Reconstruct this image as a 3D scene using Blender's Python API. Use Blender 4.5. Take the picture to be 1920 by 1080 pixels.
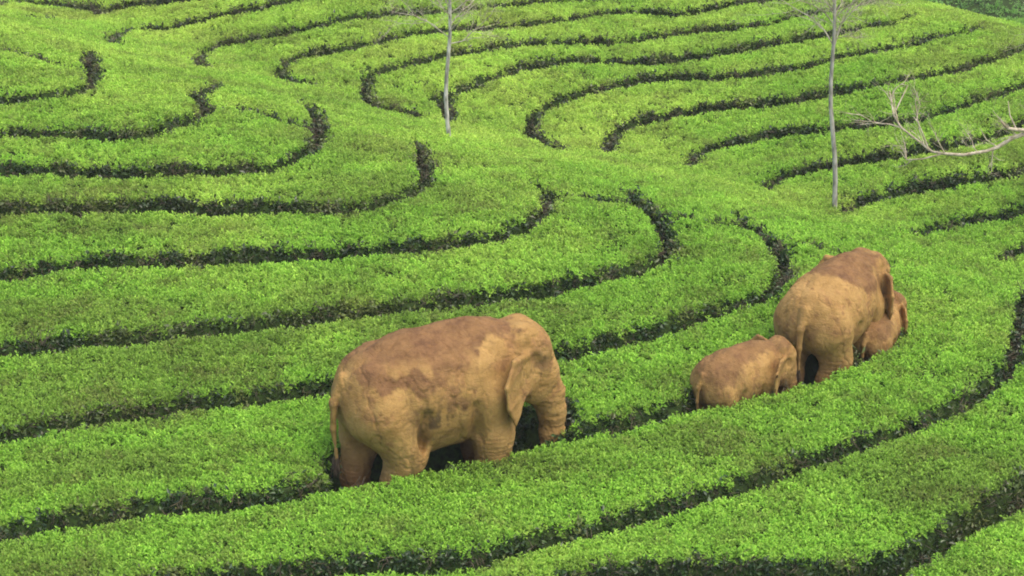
import bpy, math, random
import numpy as np
from collections import deque

for o in list(bpy.data.objects):
    bpy.data.objects.remove(o)
R = math.radians
scene = bpy.context.scene
COL = scene.collection
rng = np.random.default_rng(7)
random.seed(7)

# ------------------------------------------------------------------ camera, sky, sun, exposure
cam_d = bpy.data.cameras.new('camera')
cam = bpy.data.objects.new('camera', cam_d)
COL.objects.link(cam)
cam.location = (0, 0, 13.3)
cam.rotation_euler = (R(68), 0, 0)
cam_d.lens = 90.0
cam_d.sensor_width = 36.0
cam_d.clip_end = 2000
scene.camera = cam

world = bpy.data.worlds.new('World')
scene.world = world
world.use_nodes = True
wn = world.node_tree
bg = wn.nodes['Background']
sky = wn.nodes.new('ShaderNodeTexSky')
sky.sky_type = 'NISHITA'
sky.sun_disc = False
SUN_EL, SUN_AZ = R(66), R(125)      # azimuth: clockwise from +Y (view direction)
sky.sun_elevation = SUN_EL
sky.sun_rotation = SUN_AZ
sky.air_density = 1.0
sky.dust_density = 4.0
sky.ozone_density = 0.6
wn.links.new(sky.outputs[0], bg.inputs[0])
bg.inputs[1].default_value = 0.15

sun_d = bpy.data.lights.new('sun', 'SUN')
sun = bpy.data.objects.new('sun', sun_d)
COL.objects.link(sun)
sun_d.energy = 0.7
sun_d.angle = R(60)
sun_d.color = (1.0, 0.93, 0.80)
sun.rotation_euler = (math.pi / 2 - SUN_EL, 0, math.pi - SUN_AZ)
sun.location = (20, -10, 40)

scene.render.engine = 'CYCLES'
scene.view_settings.view_transform = 'Standard'
scene.view_settings.look = 'None'
scene.view_settings.gamma = 1
scene.view_settings.exposure = 1.25
scene.cycles.filter_width = 1.9

DEBUG = False
# canopy height table in cm (rows: y from 14 m, columns: x from -22 m, 1 m apart)
TERRAIN = [
[-31,-31,-31,-31,-31,-32,-32,-32,-32,-32,-32,-32,-32,-32,-33,-32,-32,-32,-32,-32,-32,-32,-32,-32,-32,-32,-32,-32,-32,-32,-32,-32,-32,-32,-32,-32,-32,-32,-32,-32,-31,-31,-31,-31,-31,-31,-31],
[-24,-24,-24,-24,-24,-24,-24,-24,-25,-25,-25,-25,-25,-26,-26,-26,-25,-25,-25,-25,-25,-25,-25,-25,-25,-25,-25,-25,-25,-26,-26,-26,-25,-25,-25,-25,-24,-24,-24,-24,-24,-24,-24,-24,-24,-24,-24],
[-16,-17,-17,-17,-17,-17,-17,-17,-18,-18,-18,-18,-18,-18,-18,-18,-18,-18,-18,-18,-18,-18,-18,-18,-18,-18,-18,-18,-18,-18,-18,-18,-18,-18,-18,-18,-17,-17,-17,-17,-17,-17,-17,-17,-18,-18,-18],
[-9,-9,-9,-10,-10,-10,-10,-10,-10,-10,-11,-11,-11,-11,-11,-11,-11,-11,-11,-11,-11,-11,-11,-11,-11,-11,-11,-11,-11,-11,-11,-11,-11,-11,-11,-10,-10,-10,-10,-10,-10,-11,-11,-11,-12,-12,-12],
[-2,-2,-2,-2,-2,-2,-3,-3,-3,-3,-4,-4,-4,-4,-4,-4,-4,-4,-4,-4,-4,-4,-4,-4,-4,-4,-4,-4,-4,-4,-4,-4,-4,-4,-3,-3,-3,-3,-3,-4,-4,-5,-6,-7,-8,-8,-9],
[6,6,5,5,5,5,5,4,4,4,4,4,3,3,3,3,3,3,3,3,3,3,3,3,3,3,3,3,3,3,3,3,3,4,4,4,4,4,3,2,0,-1,-2,-4,-5,-6,-8],
[13,13,13,13,12,12,12,12,12,11,11,11,11,10,10,10,10,10,10,10,10,10,10,10,10,10,10,10,10,10,10,10,11,11,11,11,11,10,8,7,5,3,1,-1,-3,-5,-6],
[21,21,20,20,20,20,19,19,19,19,18,18,18,18,18,17,17,17,17,17,17,17,17,17,17,17,17,17,17,17,18,18,18,18,18,18,17,15,13,11,8,6,3,1,-1,-3,-5],
[29,28,28,27,27,27,27,26,26,26,26,26,25,25,25,24,24,24,24,24,24,24,24,24,24,24,24,24,24,24,25,25,25,25,25,24,22,20,17,14,11,8,6,3,1,-2,-4],
[37,36,35,35,35,34,34,34,34,33,33,33,32,32,32,32,32,31,31,31,31,31,31,31,31,31,31,31,32,32,32,32,32,33,32,30,27,23,19,15,12,10,7,4,2,0,-3],
[45,44,43,42,42,42,42,41,41,41,40,40,40,39,39,39,38,38,38,38,38,38,38,38,38,38,38,38,38,39,39,39,40,40,39,35,30,24,20,16,13,10,8,5,3,1,-2],
[53,52,51,50,50,49,49,49,48,48,48,47,47,47,46,46,46,45,45,45,45,45,45,45,45,45,45,45,46,46,46,46,47,46,44,38,30,24,19,15,12,10,8,6,4,2,0],
[61,60,59,58,57,57,56,56,56,55,55,55,54,54,53,53,53,52,52,52,52,52,52,52,52,52,52,52,53,53,53,54,53,52,46,36,27,21,16,13,11,9,8,6,4,3,1],
[70,68,67,66,65,64,64,63,63,63,62,62,61,61,60,60,60,60,59,59,59,59,59,59,59,59,59,60,60,60,60,59,56,52,42,30,22,16,13,11,9,8,7,6,5,4,2],
[80,77,75,74,73,72,71,71,70,70,70,69,68,68,68,67,67,66,66,66,66,66,66,66,66,66,66,66,66,66,64,60,54,45,32,21,15,12,10,8,7,7,6,6,5,4,3],
[89,86,84,82,80,79,79,78,78,77,77,76,76,75,75,74,74,74,73,73,73,73,73,73,73,73,73,73,72,69,63,55,44,31,18,12,10,9,8,7,6,6,5,5,5,4,3],
[99,96,93,90,88,87,86,85,85,84,84,83,83,82,82,81,81,80,80,80,80,80,80,80,80,80,79,77,73,66,56,44,30,17,6,7,7,8,7,7,6,5,4,4,3,3,2],
[110,105,102,99,96,95,93,93,92,92,91,90,90,89,89,88,88,88,87,87,87,87,87,86,86,84,81,76,68,57,44,30,17,10,9,11,11,10,10,8,6,5,3,2,1,0,-1],
[120,115,111,107,104,102,101,100,99,99,98,97,97,96,96,95,95,95,94,94,94,94,93,91,89,84,78,69,57,43,29,17,11,14,18,22,20,18,15,12,8,5,2,-1,-3,-4,-6],
[132,126,120,116,113,110,108,107,106,106,105,104,104,103,103,102,102,102,101,101,100,99,96,92,86,78,69,56,41,28,16,12,16,21,25,27,27,25,22,17,11,5,-1,-5,-8,-11,-13],
[144,137,130,125,121,118,116,114,114,113,112,112,111,110,110,109,109,108,108,107,104,100,94,86,77,66,53,39,25,15,14,18,23,27,29,29,29,29,26,21,12,4,-5,-12,-17,-21,-24],
[157,148,141,134,130,126,123,122,121,120,119,119,118,117,117,116,116,115,113,110,104,95,85,74,62,48,34,21,11,13,20,25,29,30,31,30,30,29,27,21,11,-1,-13,-23,-31,-37,-41],
[170,160,151,144,139,134,131,129,128,127,126,126,125,124,124,123,122,119,115,107,97,85,71,56,41,27,14,5,8,19,27,31,32,32,32,31,30,28,24,15,3,-12,-28,-41,-51,-59,-64],
[183,172,162,154,148,143,139,136,135,134,133,133,132,131,130,128,124,118,110,99,84,68,51,35,19,6,-4,-3,12,25,32,34,34,34,33,32,30,24,15,2,-14,-32,-50,-66,-79,-88,-95],
[196,184,174,165,159,152,147,143,142,141,140,140,139,137,134,128,120,111,100,85,66,46,28,12,-3,-15,-18,-2,18,30,35,36,36,35,34,31,26,14,-3,-21,-41,-61,-82,-100,-115,-126,-134],
[208,196,185,176,169,163,156,151,149,148,147,146,144,139,132,123,112,99,84,64,44,23,5,-11,-24,-32,-23,2,22,32,36,37,37,36,33,25,11,-9,-31,-55,-78,-100,-121,-141,-158,-171,-181],
[218,208,197,187,180,173,165,159,157,155,153,149,144,136,125,112,97,81,62,43,21,1,-16,-31,-41,-38,-19,7,24,34,37,38,38,36,28,12,-10,-39,-68,-95,-121,-144,-167,-187,-206,-221,-232],
[227,218,208,198,190,183,175,168,164,160,155,147,138,126,112,95,77,58,40,23,4,-16,-31,-41,-43,-33,-12,10,26,34,38,39,38,32,17,-6,-37,-75,-108,-137,-165,-190,-214,-236,-255,-272,-285],
[233,227,217,207,198,191,182,174,167,159,150,139,127,112,94,73,53,35,18,10,1,-16,-28,-35,-36,-25,-7,12,26,34,39,39,36,23,1,-29,-66,-106,-146,-179,-208,-235,-261,-284,-305,-323,-339],
[235,234,226,214,204,195,185,174,163,152,140,126,110,92,70,48,29,12,3,11,8,-8,-19,-25,-27,-19,-4,13,26,35,39,38,28,8,-19,-54,-95,-136,-176,-215,-249,-279,-306,-331,-353,-373,-390],
[234,238,233,219,205,193,181,167,154,140,125,108,89,67,43,22,4,-6,3,18,17,1,-10,-17,-20,-14,-2,13,26,34,38,32,15,-10,-42,-83,-124,-164,-204,-244,-284,-318,-348,-375,-399,-421,-441],
[230,240,237,222,202,186,170,155,140,124,106,85,63,39,17,-3,-15,-6,12,27,24,8,-3,-11,-15,-11,-1,12,25,33,32,20,-2,-31,-70,-112,-153,-194,-233,-272,-312,-351,-386,-416,-443,-467,-488],
[223,238,237,221,196,174,156,140,122,103,81,58,35,12,-10,-25,-17,3,22,34,28,12,1,-7,-12,-10,-1,12,23,27,20,3,-22,-57,-99,-142,-183,-223,-262,-300,-340,-380,-418,-453,-483,-510,-533],
[215,232,230,214,186,159,139,120,99,77,53,29,6,-15,-34,-30,-8,14,30,38,31,15,3,-5,-10,-9,-1,10,18,14,3,-16,-46,-86,-130,-172,-213,-253,-292,-330,-368,-407,-446,-484,-519,-549,-575],
[208,224,218,200,172,141,118,95,71,48,24,0,-22,-41,-46,-22,3,22,35,41,32,16,5,-4,-10,-8,-2,7,7,-3,-17,-40,-76,-117,-160,-203,-244,-283,-321,-359,-396,-435,-474,-512,-550,-584,-613],
[196,213,205,184,153,119,90,64,40,16,-7,-30,-50,-65,-43,-10,13,28,39,43,33,17,6,-3,-9,-8,-2,1,-8,-23,-40,-69,-108,-149,-192,-234,-274,-313,-352,-389,-426,-463,-501,-540,-578,-614,-648],
[196,204,192,167,133,90,54,28,4,-17,-38,-58,-77,-78,-33,0,20,33,41,44,33,17,6,-2,-8,-8,-5,-11,-27,-46,-69,-101,-141,-181,-223,-264,-305,-344,-382,-419,-455,-492,-529,-567,-605,-643,-678],
[185,190,178,152,107,59,12,-18,-39,-52,-68,-86,-103,-76,-21,9,25,35,43,45,34,18,7,-1,-7,-9,-12,-27,-48,-75,-103,-135,-174,-214,-254,-296,-336,-375,-412,-449,-485,-521,-558,-595,-632,-670,-707],
[165,162,143,102,60,13,-35,-66,-79,-84,-97,-113,-121,-64,-11,15,28,37,44,46,34,18,8,0,-8,-13,-25,-45,-72,-108,-140,-170,-207,-247,-286,-327,-367,-406,-443,-480,-516,-551,-587,-623,-660,-697,-734],
[131,119,90,35,4,-43,-87,-113,-118,-116,-125,-140,-122,-50,-2,19,31,38,45,45,34,19,9,-1,-12,-24,-42,-65,-99,-142,-176,-206,-241,-280,-319,-359,-398,-437,-474,-511,-546,-581,-616,-652,-688,-725,-762],
[87,68,30,-18,-54,-101,-138,-158,-156,-148,-152,-165,-111,-36,4,22,31,37,41,40,31,18,7,-6,-22,-40,-60,-87,-129,-177,-212,-241,-275,-313,-351,-391,-430,-468,-505,-542,-577,-612,-646,-682,-717,-753,-789],
[38,13,-33,-71,-111,-157,-188,-202,-187,-176,-177,-176,-94,-24,9,21,27,30,31,29,22,11,-1,-18,-38,-58,-81,-112,-161,-212,-249,-277,-309,-347,-384,-423,-462,-500,-537,-573,-608,-642,-677,-711,-746,-782,-817],
[-14,-44,-99,-126,-169,-211,-237,-243,-217,-201,-202,-166,-75,-16,6,13,15,15,15,12,7,-2,-16,-36,-56,-78,-104,-142,-195,-247,-285,-314,-344,-380,-417,-455,-494,-532,-568,-604,-639,-674,-707,-741,-776,-811,-846],
[-67,-105,-150,-181,-226,-262,-283,-278,-246,-227,-223,-147,-59,-15,-5,-2,-2,-3,-4,-7,-12,-19,-34,-55,-76,-100,-130,-176,-229,-282,-321,-350,-379,-414,-451,-488,-526,-564,-600,-636,-670,-705,-738,-772,-806,-840,-875],
[-122,-167,-202,-238,-281,-312,-327,-309,-269,-251,-229,-127,-49,-25,-21,-21,-22,-23,-24,-27,-31,-39,-54,-74,-98,-124,-163,-212,-264,-317,-358,-387,-414,-449,-485,-521,-558,-596,-632,-667,-702,-736,-770,-802,-836,-870,-904],
[-179,-231,-255,-294,-335,-360,-368,-335,-293,-272,-213,-107,-51,-42,-40,-41,-42,-43,-45,-47,-52,-59,-74,-96,-122,-156,-200,-248,-299,-352,-394,-424,-450,-483,-519,-554,-591,-628,-664,-699,-734,-768,-801,-834,-867,-900,-934],
[-239,-282,-309,-351,-387,-406,-397,-343,-306,-281,-188,-93,-64,-61,-60,-61,-62,-64,-65,-68,-72,-80,-94,-117,-149,-192,-237,-285,-335,-387,-430,-461,-486,-518,-553,-588,-624,-660,-696,-732,-766,-799,-832,-865,-898,-930,-964],
[-301,-333,-364,-406,-436,-449,-421,-352,-309,-266,-164,-95,-85,-81,-81,-82,-83,-84,-86,-89,-93,-100,-116,-140,-178,-228,-274,-321,-370,-422,-466,-498,-523,-552,-587,-622,-657,-693,-729,-764,-798,-831,-864,-897,-928,-961,-994],
[-364,-384,-420,-459,-484,-489,-443,-368,-315,-244,-148,-106,-103,-101,-101,-102,-104,-107,-111,-113,-115,-123,-139,-167,-214,-266,-312,-358,-406,-457,-502,-535,-560,-588,-621,-656,-690,-726,-761,-796,-830,-863,-896,-928,-960,-992,-1025],
[-414,-437,-476,-511,-531,-526,-461,-380,-312,-221,-145,-128,-123,-122,-123,-125,-128,-130,-138,-142,-140,-148,-167,-204,-253,-304,-349,-395,-442,-492,-538,-572,-597,-623,-656,-690,-724,-759,-794,-829,-862,-896,-928,-960,-992,-1024,-1056],
[-463,-491,-531,-561,-576,-557,-475,-384,-296,-201,-155,-147,-143,-144,-144,-148,-154,-162,-171,-174,-171,-178,-204,-244,-292,-342,-387,-432,-478,-527,-574,-608,-634,-659,-691,-724,-757,-792,-827,-861,-895,-928,-960,-992,-1024,-1056,-1088],
[-513,-546,-584,-609,-618,-581,-480,-374,-272,-192,-172,-167,-165,-167,-174,-178,-189,-201,-211,-213,-208,-216,-243,-284,-331,-381,-425,-468,-514,-562,-609,-645,-671,-695,-725,-759,-792,-825,-860,-894,-928,-961,-993,-1024,-1056,-1089,-1121],
[-565,-601,-636,-656,-656,-597,-477,-353,-249,-197,-193,-189,-186,-191,-206,-217,-229,-242,-252,-253,-248,-256,-284,-323,-369,-419,-463,-506,-550,-598,-645,-682,-709,-732,-760,-794,-826,-859,-893,-927,-961,-993,-1025,-1057,-1090,-1122,-1155],
[-618,-656,-685,-701,-689,-604,-464,-327,-239,-216,-213,-214,-221,-228,-245,-258,-271,-283,-293,-293,-288,-297,-324,-363,-408,-458,-501,-543,-587,-633,-680,-718,-746,-769,-796,-828,-860,-893,-927,-960,-994,-1026,-1058,-1091,-1124,-1156,-1190],
[-672,-709,-734,-745,-714,-601,-438,-302,-244,-235,-234,-239,-258,-269,-287,-299,-313,-324,-334,-333,-329,-337,-364,-403,-447,-496,-539,-580,-623,-668,-716,-755,-783,-806,-831,-863,-895,-927,-960,-994,-1027,-1060,-1092,-1125,-1158,-1191,-1224],
[-727,-760,-780,-785,-732,-586,-402,-286,-262,-258,-253,-269,-297,-312,-330,-341,-355,-365,-375,-374,-369,-378,-404,-442,-486,-535,-577,-618,-660,-704,-751,-791,-820,-843,-867,-898,-930,-961,-994,-1027,-1060,-1094,-1126,-1159,-1192,-1225,-1258],
[-781,-810,-826,-822,-740,-557,-367,-292,-285,-276,-281,-313,-339,-355,-372,-383,-397,-406,-416,-414,-410,-418,-445,-482,-525,-573,-615,-655,-697,-740,-787,-828,-858,-881,-904,-933,-965,-995,-1026,-1060,-1093,-1127,-1160,-1193,-1226,-1258,-1291],
[-834,-858,-871,-854,-737,-514,-345,-309,-306,-307,-326,-359,-382,-398,-414,-424,-438,-447,-457,-454,-450,-459,-485,-522,-564,-612,-653,-692,-734,-776,-822,-864,-895,-918,-940,-968,-999,-1028,-1057,-1092,-1126,-1160,-1193,-1226,-1259,-1292,-1325],
[-885,-905,-913,-879,-722,-464,-347,-331,-329,-345,-372,-405,-425,-441,-456,-466,-480,-488,-498,-494,-490,-499,-525,-562,-603,-650,-692,-730,-771,-812,-858,-900,-932,-956,-976,-1001,-1032,-1062,-1094,-1126,-1160,-1193,-1226,-1259,-1292,-1326,-1360],
[-930,-946,-949,-906,-698,-430,-367,-349,-353,-386,-418,-450,-468,-484,-498,-508,-521,-530,-538,-534,-531,-540,-566,-602,-642,-689,-730,-768,-808,-849,-894,-937,-969,-993,-1010,-1027,-1059,-1092,-1126,-1159,-1192,-1226,-1260,-1294,-1328,-1362,-1397],
[-962,-968,-1006,-944,-670,-436,-382,-372,-396,-432,-464,-495,-510,-527,-540,-550,-563,-571,-579,-574,-571,-580,-606,-642,-682,-728,-769,-806,-846,-886,-929,-973,-1007,-1031,-1045,-1055,-1086,-1124,-1159,-1193,-1227,-1261,-1296,-1330,-1365,-1400,-1436],
[-949,-975,-1130,-958,-644,-452,-405,-414,-444,-478,-511,-539,-552,-570,-581,-592,-604,-612,-620,-614,-612,-621,-646,-682,-721,-766,-807,-844,-883,-922,-965,-1010,-1045,-1070,-1085,-1104,-1129,-1162,-1197,-1231,-1266,-1300,-1335,-1370,-1406,-1441,-1477],
[-948,-1028,-1225,-958,-628,-464,-440,-459,-492,-525,-557,-582,-595,-612,-623,-634,-645,-653,-661,-654,-652,-661,-687,-722,-760,-805,-846,-882,-920,-959,-1001,-1047,-1084,-1108,-1125,-1150,-1175,-1205,-1238,-1272,-1307,-1342,-1377,-1412,-1448,-1484,-1520],
[-996,-1346,-1341,-922,-612,-471,-480,-505,-539,-571,-603,-626,-638,-655,-664,-676,-686,-694,-701,-694,-692,-702,-727,-761,-799,-844,-884,-920,-958,-996,-1035,-1081,-1123,-1148,-1169,-1194,-1222,-1250,-1282,-1315,-1350,-1385,-1420,-1455,-1490,-1526,-1562],
[-1172,-1728,-1294,-875,-593,-497,-525,-552,-586,-617,-648,-668,-680,-697,-705,-718,-727,-735,-742,-734,-733,-742,-767,-801,-838,-882,-923,-958,-995,-1032,-1068,-1112,-1153,-1186,-1212,-1240,-1268,-1297,-1328,-1360,-1394,-1428,-1464,-1499,-1534,-1569,-1605],
[-1747,-1744,-1228,-824,-577,-541,-571,-599,-633,-663,-694,-710,-723,-740,-747,-759,-768,-776,-782,-774,-773,-782,-808,-841,-878,-921,-962,-996,-1032,-1070,-1100,-1138,-1183,-1222,-1252,-1282,-1313,-1344,-1374,-1406,-1438,-1472,-1507,-1542,-1577,-1611,-1645],
[-1997,-1678,-1157,-755,-573,-589,-618,-647,-680,-709,-738,-752,-766,-781,-788,-801,-809,-818,-823,-814,-814,-823,-848,-881,-917,-960,-1000,-1034,-1068,-1106,-1138,-1176,-1218,-1258,-1292,-1324,-1355,-1387,-1419,-1451,-1483,-1517,-1550,-1584,-1618,-1650,-1683],
[-2010,-1589,-1080,-703,-602,-637,-664,-694,-726,-755,-783,-794,-809,-823,-830,-843,-850,-859,-863,-854,-854,-863,-888,-921,-956,-999,-1039,-1072,-1104,-1137,-1177,-1215,-1255,-1295,-1332,-1365,-1397,-1429,-1461,-1493,-1526,-1558,-1590,-1623,-1654,-1684,-1714],
[-1979,-1498,-1011,-689,-648,-685,-710,-742,-771,-801,-826,-836,-852,-864,-871,-885,-891,-900,-904,-894,-895,-904,-929,-961,-996,-1038,-1080,-1112,-1142,-1176,-1214,-1255,-1295,-1334,-1371,-1405,-1437,-1468,-1500,-1531,-1562,-1594,-1625,-1656,-1685,-1713,-1739]]
# footpaths (x, y) in metres
PATHS = {
    'Pa': [[-5.54,47.81],[-5.87,47.81],[-6.17,47.86],[-6.71,48.05],[-7.17,48.27],[-7.52,48.37],[-7.78,48.31],[-7.91,48.2],[-7.98,48.19],[-8.05,48.23],[-8.47,48.96],[-9.1,49.79],[-9.6,50.25],[-9.81,50.36],[-9.98,50.32],[-10.09,50.05],[-10.17,49.43],[-10.17,48.32],[-10.04,45.11],[-10.08,44.29],[-10.16,43.71],[-22.16,40.17]],
    'Pb': [[-7.02,43.39],[-7.22,44.26],[-7.33,45.23],[-7.29,46.0],[-7.16,46.3],[-6.92,46.44],[-6.45,46.45],[-5.48,46.61],[-4.91,46.59],[-4.39,46.64],[-3.95,46.78],[-3.43,47.01]],
    'Pc': [[-5.38,42.18],[-5.55,42.98],[-5.59,43.63],[-5.55,44.43],[-5.47,44.74],[-5.4,44.84],[-5.19,44.92],[-4.6,44.91],[-3.49,45.24],[-1.59,46.12],[-0.62,46.82],[1.38,47.9],[1.89,48.12],[2.56,48.34],[3.54,48.49]],
    'Pd': [[-3.45,41.69],[-3.72,41.76],[-3.85,41.88],[-3.95,42.11],[-4.03,42.43],[-4.07,42.82],[-4.05,43.15],[-3.94,43.51],[-3.8,43.69],[-3.65,43.74],[-3.27,43.75],[-2.94,43.87],[-1.69,44.97],[-1.35,45.23],[-0.91,45.48],[0.61,46.19],[0.92,46.39],[1.44,46.82],[1.79,47.05],[2.02,47.11],[2.4,47.12],[2.99,46.98],[3.19,46.97],[4.21,47.31],[5.25,47.33],[5.61,47.45],[5.83,47.58],[6.17,47.89]],
    'Pe': [[-1.59,40.46],[-1.91,40.55],[-2.17,40.51],[-2.25,40.53],[-2.31,40.61],[-2.5,41.32],[-2.54,41.92],[-2.52,42.4],[-2.43,42.7],[-1.92,43.18],[-1.22,43.93],[-0.18,44.74],[0.05,44.84],[1.74,45.25],[2.82,45.68],[3.7,45.69],[4.62,45.78],[5.19,46.01],[5.85,46.21],[6.21,46.42],[6.46,46.63],[6.77,46.98],[7.04,47.43]],
    'Pf': [[-1.07,40.55],[-1.19,41.53],[-1.17,41.87],[-1.11,42.11],[-0.82,42.47],[-0.46,43.05],[0.08,43.63],[0.33,43.8],[0.87,44.08],[1.36,44.25],[1.81,44.26],[2.46,44.16],[2.99,44.17],[4.06,44.29],[5.75,44.64],[6.21,44.87],[6.75,45.03],[6.93,45.13],[7.24,45.48],[7.48,45.85]],
    'Pg': [[0.77,39.12],[0.54,39.62],[0.32,40.22],[0.28,40.59],[0.28,41.13],[0.33,41.53],[0.43,41.82],[0.64,42.15],[0.93,42.46],[1.79,43.08],[2.28,43.29],[2.76,43.3],[3.08,43.25],[4.14,42.89],[4.39,42.85],[5.21,42.92],[5.94,43.21],[6.5,43.32],[7.01,43.59],[7.91,44.18],[8.16,44.4],[8.37,44.77],[8.58,45.35]],
    'Ph': [[1.56,39.7],[1.58,40.33],[1.66,40.78],[1.81,41.11],[2.05,41.31],[2.34,41.44],[3.53,41.57],[3.77,41.56],[4.47,41.36],[5.03,41.31],[5.95,41.44],[7.0,41.75],[7.64,42.04],[7.98,42.36],[8.43,42.64],[8.6,42.8],[9.27,43.92],[9.5,44.38]],
    'Pi': [[2.82,38.73],[2.88,39.21],[3.0,39.48],[3.3,39.77],[3.63,39.88],[4.19,39.88],[5.3,39.6],[5.79,39.57],[6.35,39.47],[6.66,39.56],[8.29,40.8],[9.83,42.2],[10.38,42.89],[22.38,45.71]],
    'Pj': [[3.92,37.16],[4.0,37.49],[4.1,37.7],[4.24,37.85],[4.52,37.98],[5.46,38.09],[6.11,38.04],[6.51,38.08],[7.08,38.2],[7.4,38.33],[8.25,39.08],[10.02,40.17],[10.53,40.54],[11.1,41.07],[23.1,43.71]],
    'Pk': [[4.92,35.72],[5.03,35.98],[5.21,36.2],[5.87,36.61],[6.04,36.67],[7.15,36.81],[7.47,36.92],[7.92,37.01],[8.75,37.32],[10.37,38.07],[22.37,39.71]],
    'Pl': [[5.82,34.39],[6.28,34.92],[6.76,35.22],[8.43,35.7],[9.95,36.29],[21.95,37.73]],
    'Pm': [[6.88,33.38],[7.04,33.67],[7.14,33.77],[7.69,34.05],[8.13,34.2],[9.54,34.57],[21.54,35.36]],
    'N1': [[-21.78,36.68],[-9.78,37.0],[-7.72,37.28],[-6.96,37.7],[-6.68,38.06],[-6.64,38.25],[-6.64,38.66],[-6.74,39.31],[-7.22,41.55]],
    'N2': [[-21.49,35.4],[-9.49,35.71],[-7.06,35.99],[-5.66,35.94],[-5.54,35.98],[-5.35,36.12],[-4.97,36.56],[-4.81,36.91],[-4.72,37.24],[-4.71,37.47],[-4.75,37.69],[-4.96,38.09],[-5.02,38.3],[-4.83,39.3],[-4.86,39.58],[-4.99,39.88]],
    'N3': [[-21.25,34.7],[-7.68,34.65],[-5.56,34.5],[-5.05,34.58],[-4.51,34.59],[-4.01,34.66],[-3.45,34.9],[-3.24,35.08],[-3.04,35.45],[-2.95,35.88],[-2.93,36.55],[-3.02,37.45],[-3.2,38.6],[-3.39,39.36]],
    'N4': [[-20.89,32.85],[-8.89,33.1],[-7.38,33.16],[-5.23,33.33],[-4.82,33.33],[-4.07,33.24],[-3.2,33.33],[-2.39,33.35],[-1.96,33.51],[-1.62,33.78],[-1.43,34.02],[-1.32,34.36],[-1.29,34.66],[-1.3,35.27],[-1.5,37.22]],
    'N5': [[-20.35,29.72],[-8.35,30.69],[-5.4,31.54],[-4.53,31.64],[-2.94,31.73],[-0.96,32.12],[-0.49,32.28],[-0.08,32.53],[0.16,32.79],[0.33,33.11],[0.45,33.64],[0.5,34.25],[0.46,34.54],[0.23,35.16]],
    'N6': [[-19.86,27.58],[-7.86,28.55],[-6.33,28.97],[-2.81,29.8],[0.22,30.67],[0.56,30.8],[1.49,31.31],[1.9,31.67],[2.04,31.91],[2.09,32.4],[2.05,33.07],[1.74,34.39],[1.63,35.41]],
    'N7': [[-19.32,24.74],[-7.32,26.17],[-6.17,26.71],[-5.31,27.16],[-3.89,27.62],[-2.66,27.92],[0.0,28.73],[0.8,29.02],[1.77,29.55],[2.73,30.21],[3.08,30.4],[3.23,30.56],[3.48,31.05],[3.6,31.47],[3.61,32.04],[3.52,32.66],[3.27,33.7],[3.17,34.62]],
    'N8': [[-18.83,22.49],[-6.83,23.99],[-4.96,24.95],[-4.19,25.18],[-3.19,25.33],[-2.48,25.54],[-1.91,25.85],[0.17,26.78],[1.17,27.15],[1.92,27.54],[2.61,27.84],[3.86,28.58],[4.31,28.89],[4.68,29.28],[4.84,29.55],[4.91,29.76]],
    'N9': [[6.73,31.22],[6.18,28.94],[5.99,28.49],[5.57,27.88],[4.29,26.82],[3.2,26.19],[1.94,25.37],[0.7,24.78],[0.13,24.43],[-0.35,24.2],[-0.98,24.08],[-1.59,24.07],[-3.11,23.87],[-4.1,23.64],[-6.57,22.88],[-18.57,21.84]],
    'N10': [[19.66,28.67],[7.66,26.85],[6.44,26.13],[5.89,25.76],[5.37,25.34],[4.14,24.16],[3.8,23.95],[3.53,23.86],[3.19,23.82],[2.78,23.81],[1.77,23.89],[1.26,23.82],[-2.55,22.7],[-6.26,21.5],[-18.26,20.44]],
    'S1': [[-22.52,40.75],[-10.52,40.24],[-9.7,40.15],[-8.41,40.09],[-8.2,40.06],[-8.02,39.98],[-7.31,39.46],[-6.77,39.35]],
    'S2': [[-4.69,37.53],[-4.3,37.65],[-3.99,37.58],[-3.67,37.38],[-3.07,36.86]],
    'S5': [[0.52,34.38],[0.96,34.43],[1.74,34.18]],
    'S6': [[2.11,33.59],[3.1,33.33],[3.4,33.19]],
    'S7': [[3.56,32.82],[3.79,32.85],[4.0,32.74],[4.94,32.0]],
    'S9': [[-9.11,45.22],[-8.78,46.81]]}
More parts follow.
